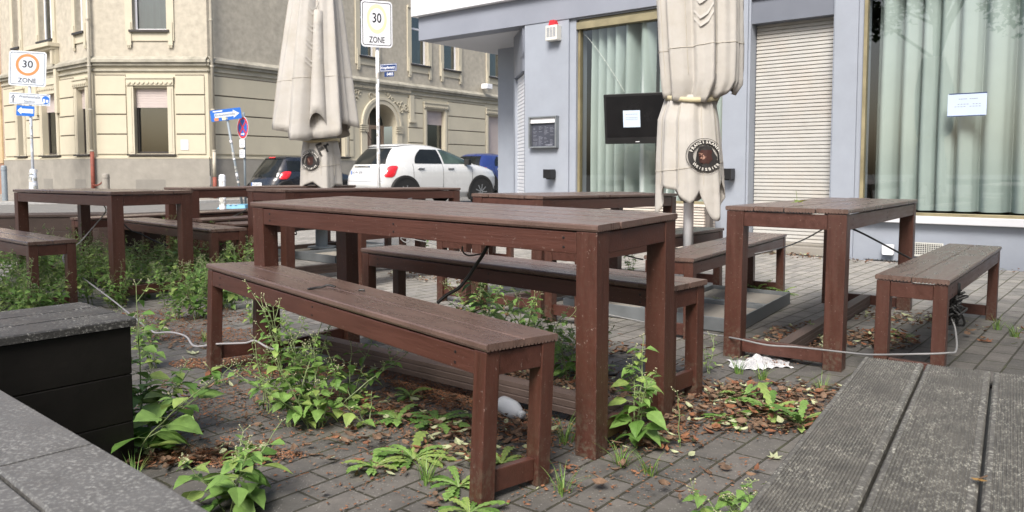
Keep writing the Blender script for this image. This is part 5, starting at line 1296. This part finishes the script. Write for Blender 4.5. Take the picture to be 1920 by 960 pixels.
def dandelion(parent, seed, R_=.13, n=11, mats=None, up=.5):
    q = random.Random(seed); lm = MB(); sm = MB()
    for i in range(n):
        a = 2 * PI * i / n + q.uniform(-.3, .3); L_ = R_ * q.uniform(.65, 1.15); pit = q.uniform(.3, .35 + up); w0 = L_ * .145
        M = Matrix.Rotation(a, 4, 'Z') @ Matrix.Rotation(-pit, 4, 'Y'); K = 13; rows = []
        for k in range(K + 1):
            u = k / K; w_ = w0 * (.18 + .95 * u ** .8) * (1 if u < .85 else (1 - u) / .15 + .02); w_ *= (1.15 if k % 2 else .72) if .15 < u < .9 else 1
            z = L_ * (.10 * u - (.25 + pit * .6) * u * u); x = u * L_ - (.06 * L_ * u if k % 2 else 0)
            rows.append([M @ Vector((x, -w_, z + w_ * .3)), M @ Vector((u * L_, 0, z)), M @ Vector((x, w_, z + w_ * .3))])
        lm.grid(rows, q.choice((0, 1, 2))); sm.tube([M @ Vector((u * L_, 0, L_ * (.10 * u - (.25 + pit * .6) * u * u) + .001)) for u in (0, .3, .6)], .0016, 4, r1=.0008)
    lm.build('leaves', mats or [M_green, M_green2, M_green3], parent, world=False); sm.build('midribs', M_stem, parent, world=False)
def tuft(parent, seed, h=.12, n=26, r=.03):
    q = random.Random(seed); m = MB()
    for i in range(n):
        a = q.uniform(0, 2 * PI); b = Vector((math.cos(a) * r * q.random(), math.sin(a) * r * q.random(), 0)); L_ = h * q.uniform(.5, 1.1); ln = q.uniform(.25, 1.0); w_ = .0022; p = Vector((-math.sin(a), math.cos(a), 0)) * w_; rows = []
        for k in range(5): u = k / 4; c_ = b + Vector((math.cos(a), math.sin(a), 0)) * L_ * ln * u ** 1.7 + Vector((0, 0, L_ * (u - .35 * ln * u * u))); rows.append([c_ - p * (1 - u * .95), c_ + p * (1 - u * .95)])
        m.grid(rows, i % 3)
    m.build('blades', [M_green3, M_green, M_green2], parent, world=False)
def copy_tree(o, parent=None):
    c = o.copy(); C.objects.link(c); c.parent = parent
    for ch in o.children: copy_tree(ch, c)
    return c
PROTO = {}
def place(kind, seed, px, py, h, label, group='weeds growing between the pavers', rz=None, **kw):
    p = pix(px, py, 0); nm = {'weed': 'weed', 'dandelion': 'dandelion', 'tuft': 'grass_tuft'}[kind]
    cat = {'weed': 'weed', 'dandelion': 'dandelion', 'tuft': 'grass tuft'}[kind]
    t = thing(nm, p, label, cat, group, rot=(0, 0, rz if rz is not None else (seed * 1.7) % 6.28))
    if kind == 'weed': weed(t, seed, h, **kw)
    elif kind == 'dandelion': dandelion(t, seed, h, **kw)
    else: tuft(t, seed, h, **kw)
    return t
# single prominent plants
place('weed', 101, 248, 862, .30, 'broad-leaved weed growing out beside the black planter corner on the left', stems=7, lsize=.125, nodes=6, lw=.84, spread=.17, flowers=True)
place('weed', 102, 268, 800, .52, 'tall thin weed standing right of the black planter corner, crossing the pale cable', stems=1, lsize=.10, nodes=8, lw=.62, spread=.02)
place('weed', 103, 432, 958, .22, 'bright weed in the lower left foreground between the grey planter and the paving', stems=5, lsize=.095, nodes=6, lw=.8, spread=.08)
place('weed', 104, 545, 800, .50, 'tallest weed of the bright clump before the nearest bench', stems=4, lsize=.062, nodes=10, spread=.07, lw=.68)
place('weed', 105, 600, 800, .28, 'dense bushy weed at the middle of the clump before the nearest bench', stems=9, lsize=.062, nodes=7, spread=.15, lw=.7)
place('weed', 106, 505, 770, .28, 'pale small weed at the left side of the clump before the nearest bench', stems=5, lsize=.045, nodes=6, spread=.11)
place('weed', 107, 655, 762, .26, 'dark green weed leaning right of the clump before the nearest bench', stems=5, lsize=.07, nodes=5, spread=.11, mats=[M_green2, M_green2, M_green], lw=.7)
place('weed', 130, 575, 770, .34, 'upright weed just behind the bright clump before the nearest bench', stems=6, lsize=.055, nodes=8, spread=.1, lw=.68)
place('weed', 108, 690, 800, .13, 'low weed right of the bright clump, beside its dark neighbour', stems=3, lsize=.065, nodes=3, spread=.07, flowers=False)
place('weed', 109, 1192, 838, .36, 'broad-leaved weed with white florets between the right legs of the foreground table', stems=3, lsize=.095, nodes=9, lw=.66, spread=.06)
place('weed', 110, 1065, 712, .30, 'dark weed behind the near right leg of the foreground table', stems=5, lsize=.085, nodes=6, lw=.68, spread=.12, mats=[M_green2, M_green, M_green2])
place('weed', 111, 930, 640, .46, 'tall weed under the middle of the foreground table rising in front of the far bench', stems=4, lsize=.13, nodes=6, lw=.42, spread=.12)
place('weed', 112, 985, 625, .30, 'weed under the foreground table just right of the tall one', stems=6, lsize=.07, nodes=6, spread=.14)
place('weed', 113, 905, 610, .26, 'weed under the foreground table left of the tall one, near the black cable', stems=5, lsize=.06, nodes=6, spread=.14)
place('weed', 114, 1020, 655, .24, 'leafy weed between the far bench legs and the foreground table leg', stems=5, lsize=.07, nodes=5, spread=.14)
place('weed', 115, 880, 585, .2, 'small weed at the far left end of the plants below the foreground table', stems=4, lsize=.055, nodes=5, spread=.1)
place('weed', 116, 1525, 642, .14, 'small fresh weed inside the foot frame of the right table', stems=2, lsize=.04, nodes=5, flowers=False, spread=.03, mats=[M_green3, M_green, M_green3])
place('weed', 117, 1340, 985, .17, 'cream flowering weed at the bottom edge beside the ribbed planter', stems=6, lsize=.06, nodes=5, spread=.11)
place('weed', 118, 295, 690, .30, 'weed behind the right edge of the black planter under the pale cable', stems=4, lsize=.055, nodes=6, spread=.1)
place('weed', 119, 285, 640, .24, 'small pale weed behind the black planter where the cable bends', stems=4, lsize=.05, nodes=6, spread=.1)
place('weed', 120, 470, 606, .30, 'flowering weed left of the first foot of the foreground table', stems=3, lsize=.05, nodes=7, spread=.06)
place('weed', 121, 476, 560, .42, 'tall flowering weed by the left leg of the table before the white car', stems=2, lsize=.05, nodes=7, spread=.05)
place('weed', 122, 548, 640, .22, 'weed behind the left feet of the nearest bench', stems=4, lsize=.045, nodes=5, spread=.08)
place('weed', 123, 1185, 520, .22, 'weed seen through the right end of the foreground table', stems=4, lsize=.06, nodes=5, spread=.08)
place('weed', 124, 1330, 700, .16, 'thin weed beside the right foot of the far bench', stems=2, lsize=.03, nodes=5, spread=.05)
place('weed', 125, 795, 470, .55, 'leafy weed behind the far left foot of the table before the white car', stems=4, lsize=.06, nodes=7, spread=.12, mats=[M_green2, M_green2, M_green])
place('weed', 126, 1275, 838, .20, 'single dry stalk with a bud right of the foreground table', stems=1, lsize=.02, nodes=2, spread=.03, branch=0)
for i, (px, py, r_, lab) in enumerate(((775, 862, .17, 'large dandelion rosette in the middle foreground left of the nearest bench foot'), (700, 880, .11, 'small dandelion rosette left of the large one'), (860, 915, .13, 'dandelion rosette touching the nearest bench foot'),
        (820, 800, .15, 'dandelion rosette in dry leaves under the right end of the nearest bench'), (745, 790, .14, 'dandelion rosette between the bright clump and the nearest bench'), (880, 965, .10, 'dandelion at the bottom edge before the nearest bench foot'),
        (1445, 778, .15, 'upright dandelion in the brown leaf pile left of the ribbed planter'), (1395, 750, .13, 'dandelion at the left side of the brown leaf pile'), (1500, 800, .13, 'dandelion at the right side of the brown leaf pile by the ribbed planter'),
        (1365, 790, .12, 'low dandelion at the foot of the brown leaf pile'), (460, 868, .10, 'pale dandelion rosette between the foreground weed and the bright clump'), (940, 872, .12, 'dandelion seen through the opening of the nearest bench end'),
        (770, 745, .10, 'small dandelion under the nearest bench by its dark brown foot beam'), (1690, 632, .09, 'small dandelion between the legs of the rightmost bench'), (1420, 548, .14, 'grassy dandelion behind the steel stand of the white parasol pole'), (1470, 552, .13, 'grassy dandelion at the back corner of the steel stand'), (1110, 700, .12, 'dandelion behind the near leg of the foreground table'))):
    place('dandelion', 200 + i, px, py, r_ * .85, lab, 'dandelions in the paving', up=1.0 if i in (6, 7, 8, 13, 14, 15) else .45, n=12)
for i, (px, py, h_, lab) in enumerate(((1055, 925, .10, 'grass tuft right of the nearest bench foot'), (1165, 872, .09, 'grass tuft right of the foreground table foot'), (1220, 888, .08, 'small grass tuft on the bare pavers right of the table foot'), (1058, 830, .13, 'grass tuft behind the nearest bench end'),
        (910, 895, .12, 'grass tuft beside the dandelion at the bench foot'), (800, 905, .13, 'grass tuft within the dandelion patch'), (410, 720, .05, 'tiny grass tuft in the paving left of the clump'), (250, 905, .1, 'grass tuft at the edge of the grey corner planter'),
        (1385, 700, .09, 'grass tuft just below the white paper'), (1430, 712, .09, 'grass tuft in the leaf pile below the white paper'), (1870, 618, .12, 'grass tuft at the back foot of the rightmost bench'), (1905, 632, .11, 'grass tuft at the right edge of the photo'), (1540, 735, .09, 'grass tuft beside the far corner of the ribbed planter'), (385, 640, .08, 'grass tuft left of the first foot of the nearest bench'))):
    place('tuft', 300 + i, px, py, h_, lab, 'grass tufts in the paving', n=30)
# thicket round the far left table: six kinds, copied
protos = []
for i in range(7):
    t = thing('weed', (-3, 5, 0), 'pale green flowering weed in the dense thicket around the far left table', 'weed', 'weeds of the thicket around the far left table')
    weed(t, 400 + i, (.34, .46, .40, .28, .55, .36, .62)[i], stems=(5, 4, 6, 7, 3, 6, 3)[i], lsize=(.08, .07, .09, .08, .065, .095, .065)[i], nodes=(7, 9, 7, 6, 10, 6, 11)[i], spread=(.12, .1, .14, .16, .07, .15, .08)[i])
    protos.append(t)
q = random.Random(77); k = 0
zones = [((20, 585), (105, 35), 19), ((130, 560), (120, 40), 25), ((60, 505), (70, 25), 10), ((300, 545), (110, 36), 27), ((400, 560), (75, 35), 15), ((200, 520), (120, 25), 20), ((360, 500), (110, 20), 15), ((440, 560), (40, 25), 6), ((330, 600), (50, 16), 3)]
zl_ = {(20, 585): 'below the bench at the left edge, behind the black planter', (130, 560): 'just behind the black planter', (60, 505): 'under the bench at the left edge', (300, 545): 'in front of the near leg of the far left table', (400, 560): 'between the far left table and the nearest bench', (200, 520): 'left of the near leg of the far left table', (360, 500): 'under the right end of the far left table', (440, 560): 'just left of the nearest bench end', (330, 600): 'at its sparse front edge by the pale cable'}
for (cx_, cy_), (rx, ry), n_ in zones:
    for _ in range(int(n_ * .78)):
        a = q.uniform(0, 2 * PI); r_ = math.sqrt(q.random()); px = cx_ + rx * r_ * math.cos(a); py = cy_ + ry * r_ * math.sin(a)
        p = pix(px, py, 0); i = q.randrange(7)
        t = protos[i] if k < 7 and i == k else None
        if k < 7: t = protos[k]
        else: t = copy_tree(protos[i])
        s_ = q.uniform(.62, 1.02); t.location = p; t.rotation_euler = (q.uniform(-.06, .06), q.uniform(-.06, .06), q.uniform(0, 6.28)); t.scale = (s_, s_, s_); k += 1

# ------------------------------------------------------------------ litter
def cr_leaf(mb, p, L_, W_, az, rng, mi, curl):
    M = Matrix.Translation(p) @ Matrix.Rotation(az, 4, 'Z') @ Matrix.Rotation(rng.uniform(-.5, .5), 4, 'X') @ Matrix.Rotation(rng.uniform(-.4, .4), 4, 'Y')
    rows = []
    for u, w_ in ((-.5, .08), (-.25, .8), (0, 1), (.25, .7), (.5, .05)):
        z = curl * L_ * (u * u * 2) ; j = rng.uniform(.75, 1.2)
        rows.append([M @ Vector((u * L_, -W_ / 2 * w_ * j, z + curl * W_ * .8 * w_)), M @ Vector((u * L_, 0, z)), M @ Vector((u * L_, W_ / 2 * w_ * j, z + curl * W_ * .6 * w_))])
    mb.grid(rows, mi)
lit = MB(); q = random.Random(5)
def scatter(fn, px, py, rx, ry, n, ang=0.0):
    c = pix(px, py)
    for _ in range(int(n * 1.6)):
        a = q.uniform(0, 2 * PI); r_ = q.random() ** .65; x = rx * r_ * math.cos(a); y = ry * r_ * math.sin(a)
        fn(Vector((c.x + x * math.cos(ang) - y * math.sin(ang), c.y + x * math.sin(ang) + y * math.cos(ang), 0)))
def lf(p): 
    L_ = q.uniform(.014, .05); cr_leaf(lit, p + Vector((0, 0, q.uniform(.004, .03))), L_, L_ * q.uniform(.35, .65), q.uniform(0, 6.28), q, q.choice((0, 0, 0, 1, 0, 2, 3)) if q.random() < .8 else 0, q.uniform(.0, .6))
for z_ in ((1430, 765, .52, .30, 620, .3), (1350, 740, .2, .15, 80), (1500, 640, .50, .22, 330, .95), (1640, 640, .28, .22, 220, .95), (1690, 600, .3, .25, 120), (1180, 592, .34, .12, 170, -.68), (1205, 828, .22, .14, 90, -.6),
           (1000, 705, .5, .28, 260, -.66), (950, 810, .2, .13, 60), (880, 850, .25, .15, 50), (760, 770, .35, .15, 60, -.7), (300, 868, .2, .1, 55), (470, 850, .16, .08, 40), (830, 520, .6, .35, 110, -.7), (1550, 487, .7, .12, 80, -.68), (1820, 505, .6, .1, 50, -.68), (1830, 625, .5, .3, 25),
           (1440, 475, .45, .1, 80, -.68), (380, 650, .3, .2, 35), (300, 610, .6, .4, 60), (1300, 680, .3, .3, 14), (600, 840, .5, .3, 22), (1250, 900, .5, .3, 8), (840, 590, .4, .2, 30), (1130, 660, .3, .2, 60, -.6), (820, 820, .35, .16, 70), (700, 760, 1.1, .6, 90), (1150, 720, .9, .5, 70), (950, 900, .8, .25, 22), (350, 740, .6, .3, 22), (1000, 520, 1.2, .8, 90)):
    scatter(lf, *z_[:5], ang=z_[5] if len(z_) > 5 else 0)
for _ in range(90):
    c_ = pix(q.uniform(300, 1700), q.uniform(620, 930)); a = q.uniform(0, 6.28); L_ = q.uniform(.02, .07); e = Vector((math.cos(a), math.sin(a), .03)) * L_; c_.z = .005
    lit.tube([c_, c_ + e * .5 + Vector((q.uniform(-.006, .006), q.uniform(-.006, .006), .003)), c_ + e], .0017, 5, mi=3, r1=.0009)
tag(lit.build('leaf_litter', [M_leafb, M_leafo, M_leafp, M_tread]), 'curled dry brown leaves littering the pavers', 'leaf litter', kind='stuff')
cru = MB()
def cb(p):
    s_ = q.uniform(.003, .009); a = q.uniform(0, 6.28); e = q.uniform(.3, .6) * s_; d_ = Vector((math.cos(a), math.sin(a), q.uniform(-.3, .3))) * s_; w_ = Vector((-math.sin(a), math.cos(a), q.uniform(-.5, .5))) * e; c_ = p + Vector((0, 0, .004 + q.random() * .006)); cru.add([c_ - d_, c_ - w_, c_ + d_, c_ + w_, c_ + Vector((0, 0, e * .8))], [(0, 1, 4), (1, 2, 4), (2, 3, 4), (3, 0, 4)], q.choice((0, 0, 0, 1)))
for z_ in ((455, 680, .34, .13, 1600, .1), (560, 700, .3, .12, 800), (760, 705, .55, .14, 1900, -.7), (850, 745, .35, .12, 1200, -.65), (330, 598, .5, .4, 1300), (400, 630, .35, .2, 900), (300, 858, .22, .09, 700), (455, 862, .2, .07, 500, .2), (620, 745, .25, .1, 500), (1210, 812, .2, .1, 350), (1010, 690, .5, .25, 900, -.66), (1430, 770, .5, .28, 900), (370, 858, .25, .05, 350), (870, 800, .3, .15, 500), (1500, 650, .5, .2, 500, .95), (700, 770, .3, .12, 500), (760, 780, 1.1, .5, 1600), (1150, 760, .8, .5, 1000), (420, 760, .6, .35, 500), (1000, 900, .8, .3, 400)):
    scatter(cb, *z_[:5], ang=z_[5] if len(z_) > 5 else 0)
tag(cru.build('bark_crumbs', [M_tread, M_leafb]), 'reddish brown crumbs of bark and seed husks swept over the pavers', 'debris', kind='stuff')
def maple(name, px, py, R_, az, label, mat, z=.006):
    p = pix(px, py, z); t = thing(name, p, label, 'leaf', None, rot=(0, 0, az)); m = MB(); pts = []
    lob = ((0, 1), (.42, .5), (.75, .92), (1.15, .42), (1.7, .72), (2.2, .4), (2.75, .35))
    full = [(a, r_) for a, r_ in lob] + [(2 * PI - a, r_) for a, r_ in lob[::-1][:-1]]
    ring = [Vector((R_ * r_ * math.cos(a), R_ * r_ * math.sin(a), R_ * .22 * r_ * r_ * (1 + .6 * math.sin(a * 2 + px)))) for a, r_ in full]; mid = [v * .5 - Vector((0, 0, v.z * .2)) for v in ring]
    n = len(ring); m.add([Vector((0, 0, 0))] + mid + ring, [(0, 1 + i, 1 + (i + 1) % n) for i in range(n)] + [(1 + i, 1 + n + i, 1 + n + (i + 1) % n, 1 + (i + 1) % n) for i in range(n)])
    m.build('blade', mat, t, world=False); m = MB(); m.tube([(-R_ * .1, 0, .002), (-R_ * .9, .01, .004)], .0014, 5); m.build('stalk', M_leafb, t, world=False); return t
maple('fallen_leaf', 1203, 800, .065, 2.3, 'pale green lobed leaf lying flat right of the foreground table foot', M_leafp)
maple('fallen_leaf', 700, 690, .06, .4, 'pale curled lobed leaf on the crumbs under the nearest bench', M_leafp)
maple('fallen_leaf', 1452, 858, .035, 1.0, 'small yellowish leaf on bare pavers left of the ribbed planter', M_leafp)
maple('fallen_leaf', 365, 662, .05, 3.0, 'pale curled leaf in front of the left foot of the nearest bench', M_leafp)
maple('fallen_leaf', 1345, 560, .05, 2.0, 'yellow leaf on the steel parasol stand', M_leafp, z=.085)
maple('fallen_leaf', 1385, 745, .055, 5.0, 'broad pale leaf at the front of the brown leaf pile', M_leafp)
maple('fallen_leaf', 1850, 640, .045, .9, 'rust brown leaf on the dark pavers under the rightmost bench', M_leafo)
maple('fallen_leaf', 812, 945, .04, 4.1, 'curled brown leaf at the bottom left of the nearest bench foot', M_leafb)
maple('fallen_leaf', 1836, 900, .018, 4.1, 'small ochre leaf stuck in the gap of the ribbed planter', pm('ochre_leaf', (.26, .15, .04), .8, .2, 14), z=.425)

# ------------------------------------------------------------------ small things
def P3(px, py, Y): return atd(px, py, Y)
def smooth(pts, n=6):
    out = []; L_ = len(pts)
    for i in range(L_ - 1):
        p0, p1, p2, p3 = pts[max(0, i - 1)], pts[i], pts[i + 1], pts[min(L_ - 1, i + 2)]
        for k in range(n):
            t = k / n; out.append(.5 * ((2 * p1) + (p2 - p0) * t + (2 * p0 - 5 * p1 + 4 * p2 - p3) * t * t + (3 * p1 - p0 - 3 * p2 + p3) * t ** 3))
    return out + [pts[-1]]
def cable(name, pts, r, mat, label, cat='cable', group=None):
    pts = smooth([P3(*p) for p in pts]); 
    for p in pts: p.z = max(p.z, r)
    m = MB(); m.tube(pts, r, 8); o = m.build(name, mat, smooth=True); rebase(o, pts[0]); return tag(o, label, cat, group)
cable('cable', [(195, 385, 6.1), (198, 397, 6.1), (179, 421, 6.0), (149, 455, 5.8), (118, 482, 5.6), (140, 509, 5.4), (210, 562, 4.75), (272, 612, 4.1), (283, 618, 4.0), (292, 624, 3.95), (321, 623, 3.85), (349, 631, 3.75), (365, 649, 3.6), (406, 645, 3.5), (459, 643, 3.42), (479, 639, 3.4), (512, 655, 3.38), (560, 652, 3.5), (600, 655, 3.6)], .0046, M_cablew, 'pale grey cable running from the far left table past the black planter')
cable('cable', [(1085, 578, 4.9), (1140.5, 590, 4.7), (1213.6, 605, 4.5), (1272.6, 617.6, 4.3), (1323, 625, 4.1), (1384, 635.5, 3.78), (1439, 647, 3.66), (1496, 651, 3.58), (1597, 662, 3.38), (1636, 665, 3.3), (1715, 664, 3.16), (1775, 662, 3.14), (1793, 656, 3.2), (1791, 617, 3.42), (1783, 593, 3.5)], .0042, M_cableg, 'grey cable strung along the feet of the right table and the rightmost bench')
cable('cable', [(1545.6, 428, 4.3), (1510.6, 447.5, 4.5), (1475.6, 461.7, 4.7), (1449, 469, 4.9), (1415, 476, 5.0)], .004, M_cableg, 'thin grey cable sagging left from the top of the right table to the bench')
cable('cable', [(1588, 424, 4.0), (1624, 441, 4.1), (1657, 458.4, 4.2), (1690, 476, 4.3), (1712, 487, 4.3)], .005, M_cableb, 'black cable running down inside the right table towards the rightmost bench')
cable('cable', [(820, 568, 3.3), (838, 553, 3.3), (860, 540, 3.3), (878, 519, 3.3), (893, 496, 3.28), (904, 480, 3.26), (915, 460, 3.24), (925, 448, 3.2)], .0075, M_cableb, 'thick black cable hanging from under the foreground table')
cable('twig', [(867, 462, 3.3), (868, 472, 3.3), (878, 479, 3.3), (897, 477, 3.28), (908, 474, 3.26)], .0035, M_black, 'bare forked twig hanging beside the thick black cable', 'twig')
cable('cable', [(229, 417, 6.3), (245, 432, 6.3), (262, 438, 6.35), (290, 452, 6.4), (315, 461, 6.4)], .006, M_cableb, 'black cable drooping behind the leg of the far left table')
cable('cable', [(751, 446, 5.6), (770, 447, 5.6), (764, 454, 5.6), (757, 453, 5.6), (752, 446, 5.6), (775, 449, 5.6), (800, 454, 5.6), (820, 460, 5.6)], .004, M_cableg, 'small cable loop seen below the rail of the foreground table')
cable('cable', [(580, 418, 6.5), (571, 428, 6.5), (553, 434, 6.5), (551, 439, 6.5), (556, 439, 6.5), (554, 432, 6.5)], .005, M_cableb, 'black cable loop dangling near the grey parasol stand tube')
cable('cable', [(1167, 477, 5.4), (1185, 482, 5.4), (1206, 487, 5.4)], .005, M_cableb, 'short black cable between two benches seen past the foreground table end')
cable('cable', [(420, 412, 8.0), (440, 404, 8.1), (463, 393, 8.3)], .006, M_cableg, 'grey cable rising from a bench towards the table before the white car')
# black tangle under the right bench
m = MB(); q = random.Random(9); c_ = P3(1787, 568, 3.5)
for k in range(12):
    pts = []; v = Vector((0, 0, 0)); 
    for j in range(9):
        pts.append(c_ + Vector((q.gauss(0, .022), q.gauss(0, .03), -.14 * (j / 8) + .06 + q.gauss(0, .018)))) 
    m.tube(smooth(pts, 4), .0055, 6)
m.lathe(c_ + Vector((0, 0, .04)), [(.01, 0), (.028, .01), (.028, .05), (.01, .06)], 10)
o = m.build('cable_tangle', M_cableb, smooth=True); rebase(o, c_); tag(o, 'tangled bundle of black cable hanging under the rightmost bench', 'cable tangle')
# milky bottle
a = pix(932, 762, .03); b = pix(982, 788, .03); d_ = (b - a).normalized(); t = thing('plastic_bottle', a, 'milky white plastic bottle lying behind the near foot of the nearest bench', 'bottle')
a = P3(940, 738, 2.95); a.z = max(a.z, .034); b = P3(984, 768, 2.80); b.z = .034; a.z = .036; d_ = (b - a).normalized(); st = a - d_ * .0
m = MB(); L_ = .155; m.lathe(st, [(.001, 0), (.024, .002), (.032, .012), (.034, .03), (.034, .085), (.031, .10), (.022, .125), (.014, .138), (.013, L_ - .002)], 24, axis=d_); m.build('body', M_bottle, t, smooth=True)
m = MB(); m.lathe(st + d_ * (L_ - .004), [(.0145, -.01), (.0145, .008), (.001, .009)], 18, axis=d_); m.build('neck_ring', M_bottle, t, smooth=True)
# crumpled paper
p = pix(1424, 684, 0); t = thing('paper_sheet', p, 'crumpled white printed paper lying at the feet of the right table', 'paper'); q = random.Random(14)
m = MB(); rows = []; rl = MB(); ux = Vector((.995, .1, 0)); uy = Vector((-.1, .995, 0)); NX, NY = 22, 12
hz_ = [[0.005 + .004 * abs(math.sin(i * .9 + j * .7)) * q.random() + .022 * max(0, 1 - abs(i - 12) / 5) * (j / NY) + .004 * math.sin(i * 1.7) for i in range(NX + 1)] for j in range(NY + 1)]
def pp_(i, j): u, v = i / NX - .5, j / NY - .5; return p + ux * (u * .29 + .02 * math.sin(v * 5)) + uy * (v * .19 * (1 - .35 * abs(u)) + .015 * math.sin(u * 7)) + Vector((0, 0, hz_[j][i]))
m.grid([[pp_(i, j) for i in range(NX + 1)] for j in range(NY + 1)]); sh_ = m.build('sheet', M_paper, t)
m = MB()
for j in range(1, NY):
    for i in range(1, NX - 1):
        if (i * 5 + j * 3) % 7 < 2 or i in (10, 11): continue
        e = Vector((0, 0, .0012)); a_, b_ = pp_(i, j), pp_(i + 1, j); c2_ = pp_(i, j + 1); d2_ = pp_(i + 1, j + 1); m.add([a_.lerp(b_, .1) + e, a_.lerp(b_, .8) + e, (a_.lerp(b_, .8)).lerp(c2_.lerp(d2_, .8), .22) + e, (a_.lerp(b_, .1)).lerp(c2_.lerp(d2_, .1), .22) + e], [(0, 1, 2, 3)])
x = m.build('print_lines', pm('faded_ink', (.42, .43, .46), .8, .1, 8), sh_, world=False); x.data.transform(Matrix.Translation(-Vector(t.location)))
# black lid
p = pix(1143, 702); m = MB(); m.lathe(p, [(.036, .001), (.038, .004), (.038, .011), (.034, .014), (.001, .012)], 24); o = m.build('round_lid', M_black, smooth=True); rebase(o, p); tag(o, 'round black lid on the ground between the foreground table legs', 'lid')
# snail shells
def shell(px, py, z, s_, az, label):
    p = pix(px, py, z); t = thing('snail_shell', p, label, 'snail shell', 'snail shells on the foreground table', rot=(0, 0, az))
    m = MB(); pts = []; rad = []
    for i in range(40):
        u = i / 39; a = u * 2 * PI * 2.6; r_ = s_ * .62 * (1 - u) ** 1.1 + .001; pts.append(Vector((r_ * math.cos(a), r_ * math.sin(a), s_ * (.38 + .55 * u ** 1.2)))); rad.append(s_ * (.40 * (1 - u) ** 1.0 + .07))
    m.tube(pts, rad, 12); m.build('whorls', M_shell, t, smooth=True, world=False)
    m = MB(); sh2 = []; 
    for i in range(26):
        u = i / 39; a = u * 2 * PI * 2.6; r_ = s_ * .62 * (1 - u) ** 1.1 + .001 + s_ * .40 * (1 - u) * .93; sh2.append(Vector((r_ * math.cos(a), r_ * math.sin(a), s_ * (.38 + .55 * u ** 1.2) + s_ * .10)))
    m.tube(sh2, s_ * .055, 6); m.build('dark_band', M_shellb, t, smooth=True, world=False)
shell(908, 401, .762, .0125, .5, 'largest striped snail shell on the foreground table, nearest the camera')
shell(909, 389, .765, .0095, 2.5, 'small striped snail shell behind the largest one')
shell(853, 397, .762, .010, 4.0, 'brownish snail shell left of the other two')
# wire knot on table, twig on bench
def knot(name, px, py, z, pts, r, mat, label, cat):
    p = pix(px, py, z); m = MB(); m.tube(smooth([p + Vector(v) for v in pts], 5), r, 6); o = m.build(name, mat, smooth=True); rebase(o, p); return tag(o, label, cat)
knot('wire_piece', 782, 380, .768, [(-.03, 0, 0), (-.05, .02, .012), (-.03, .03, .02), (-.045, .0, .016), (-.02, .01, .004), (.01, -.01, .003), (.04, .0, .006), (.07, -.01, .002), (.10, -.005, .004), (.115, .01, .004)], .0028, M_steel, 'bent wire piece lying on the foreground table', 'wire')
knot('twig', 604, 541, .487, [(-.05, -.02, .0), (-.02, -.005, .004), (.0, .0, .005), (.02, .008, .012), (.05, .0, .006)], .0042, M_black, 'short black forked twig on the nearest bench seat', 'twig')
knot('twig', 678, 545, .480, [(-.012, 0, .001), (0, .002, .003), (.012, 0, .001)], .004, M_black, 'tiny black chip near the far edge of the nearest bench seat', 'wood chip')
# yellow leaf tuft on right table
p = pix(1495, 380, .765); t = thing('leaf_sprig', p, 'small yellow leaf sprig lying on the right table top', 'leaf sprig'); m = MB(); q = random.Random(4)
for i in range(8): add_leaf(m, Vector((q.uniform(-.02, .02), q.uniform(-.02, .02), .002)), q.uniform(0, 6.28), q.uniform(.0, .6), q.uniform(.03, .05), .016, i % 2, q.uniform(-1, 1))
m.build('leaves', [M_green3, pm('yellow_leaf', (.50, .46, .10), .8, .2, 14)], t, world=False); m = MB(); m.tube([(0, 0, .002), (-.005, .0, .04), (-.008, 0, .06)], .0015, 5); m.build('stalk', M_stem, t, world=False)

# ------------------------------------------------------------------ unseen street trees: left one mirrored in the shop windows, others added for shade
def tree(x, y, h, rc, seed, label):
    q = random.Random(seed); t = thing('street_tree', (x, y, 0), label, 'tree', 'street trees beside the terrace')
    tr_ = MB(); tr_.tube([(x, y, -.1), (x + .05, y, h * .25), (x - .05, y + .05, h * .5), (x, y, h * .85)], .17, 14, r1=.05); lm = MB()
    cen = []
    for i in range(26):
        a = q.uniform(0, 2 * PI); el = q.uniform(-.35, 1.3); d_ = rc * q.uniform(.45, 1.0); e = Vector((x + math.cos(a) * math.cos(el) * d_, y + math.sin(a) * math.cos(el) * d_, h * .62 + math.sin(el) * rc * .8)); s_ = Vector((x, y, h * q.uniform(.38, .7)))
        tr_.tube([s_, s_.lerp(e, .5) + Vector((0, 0, .2)), e], .045, 6, r1=.01); cen.append(e)
    for e in cen:
        r_ = rc * q.uniform(.25, .42)
        for _ in range(330):
            v = Vector((q.gauss(0, 1), q.gauss(0, 1), q.gauss(0, .7))).normalized() * r_ * q.random() ** .4; add_leaf(lm, e + v, q.uniform(0, 6.28), q.uniform(-.9, .5), .17, .14, 0)
    tr_.build('trunk', M_bark, t, smooth=True); lm.build('crown', M_treeleaf, t)
tree(-5.6, -.6, 8.5, 2.6, 51, 'broad-leaved street tree left of the camera, mirrored in the big shop window')
tree(3.4, -3.6, 7.0, 2.6, 55, 'unseen tree added behind the camera on the right to shade the right side tables')
tree(4.2, -1.0, 7.0, 3.5, 52, 'unseen broad-leaved tree added right of the camera to block sky light')
tree(8.6, .6, 6.5, 2.8, 53, 'unseen low spreading tree added far right beside the restaurant to block sky light')
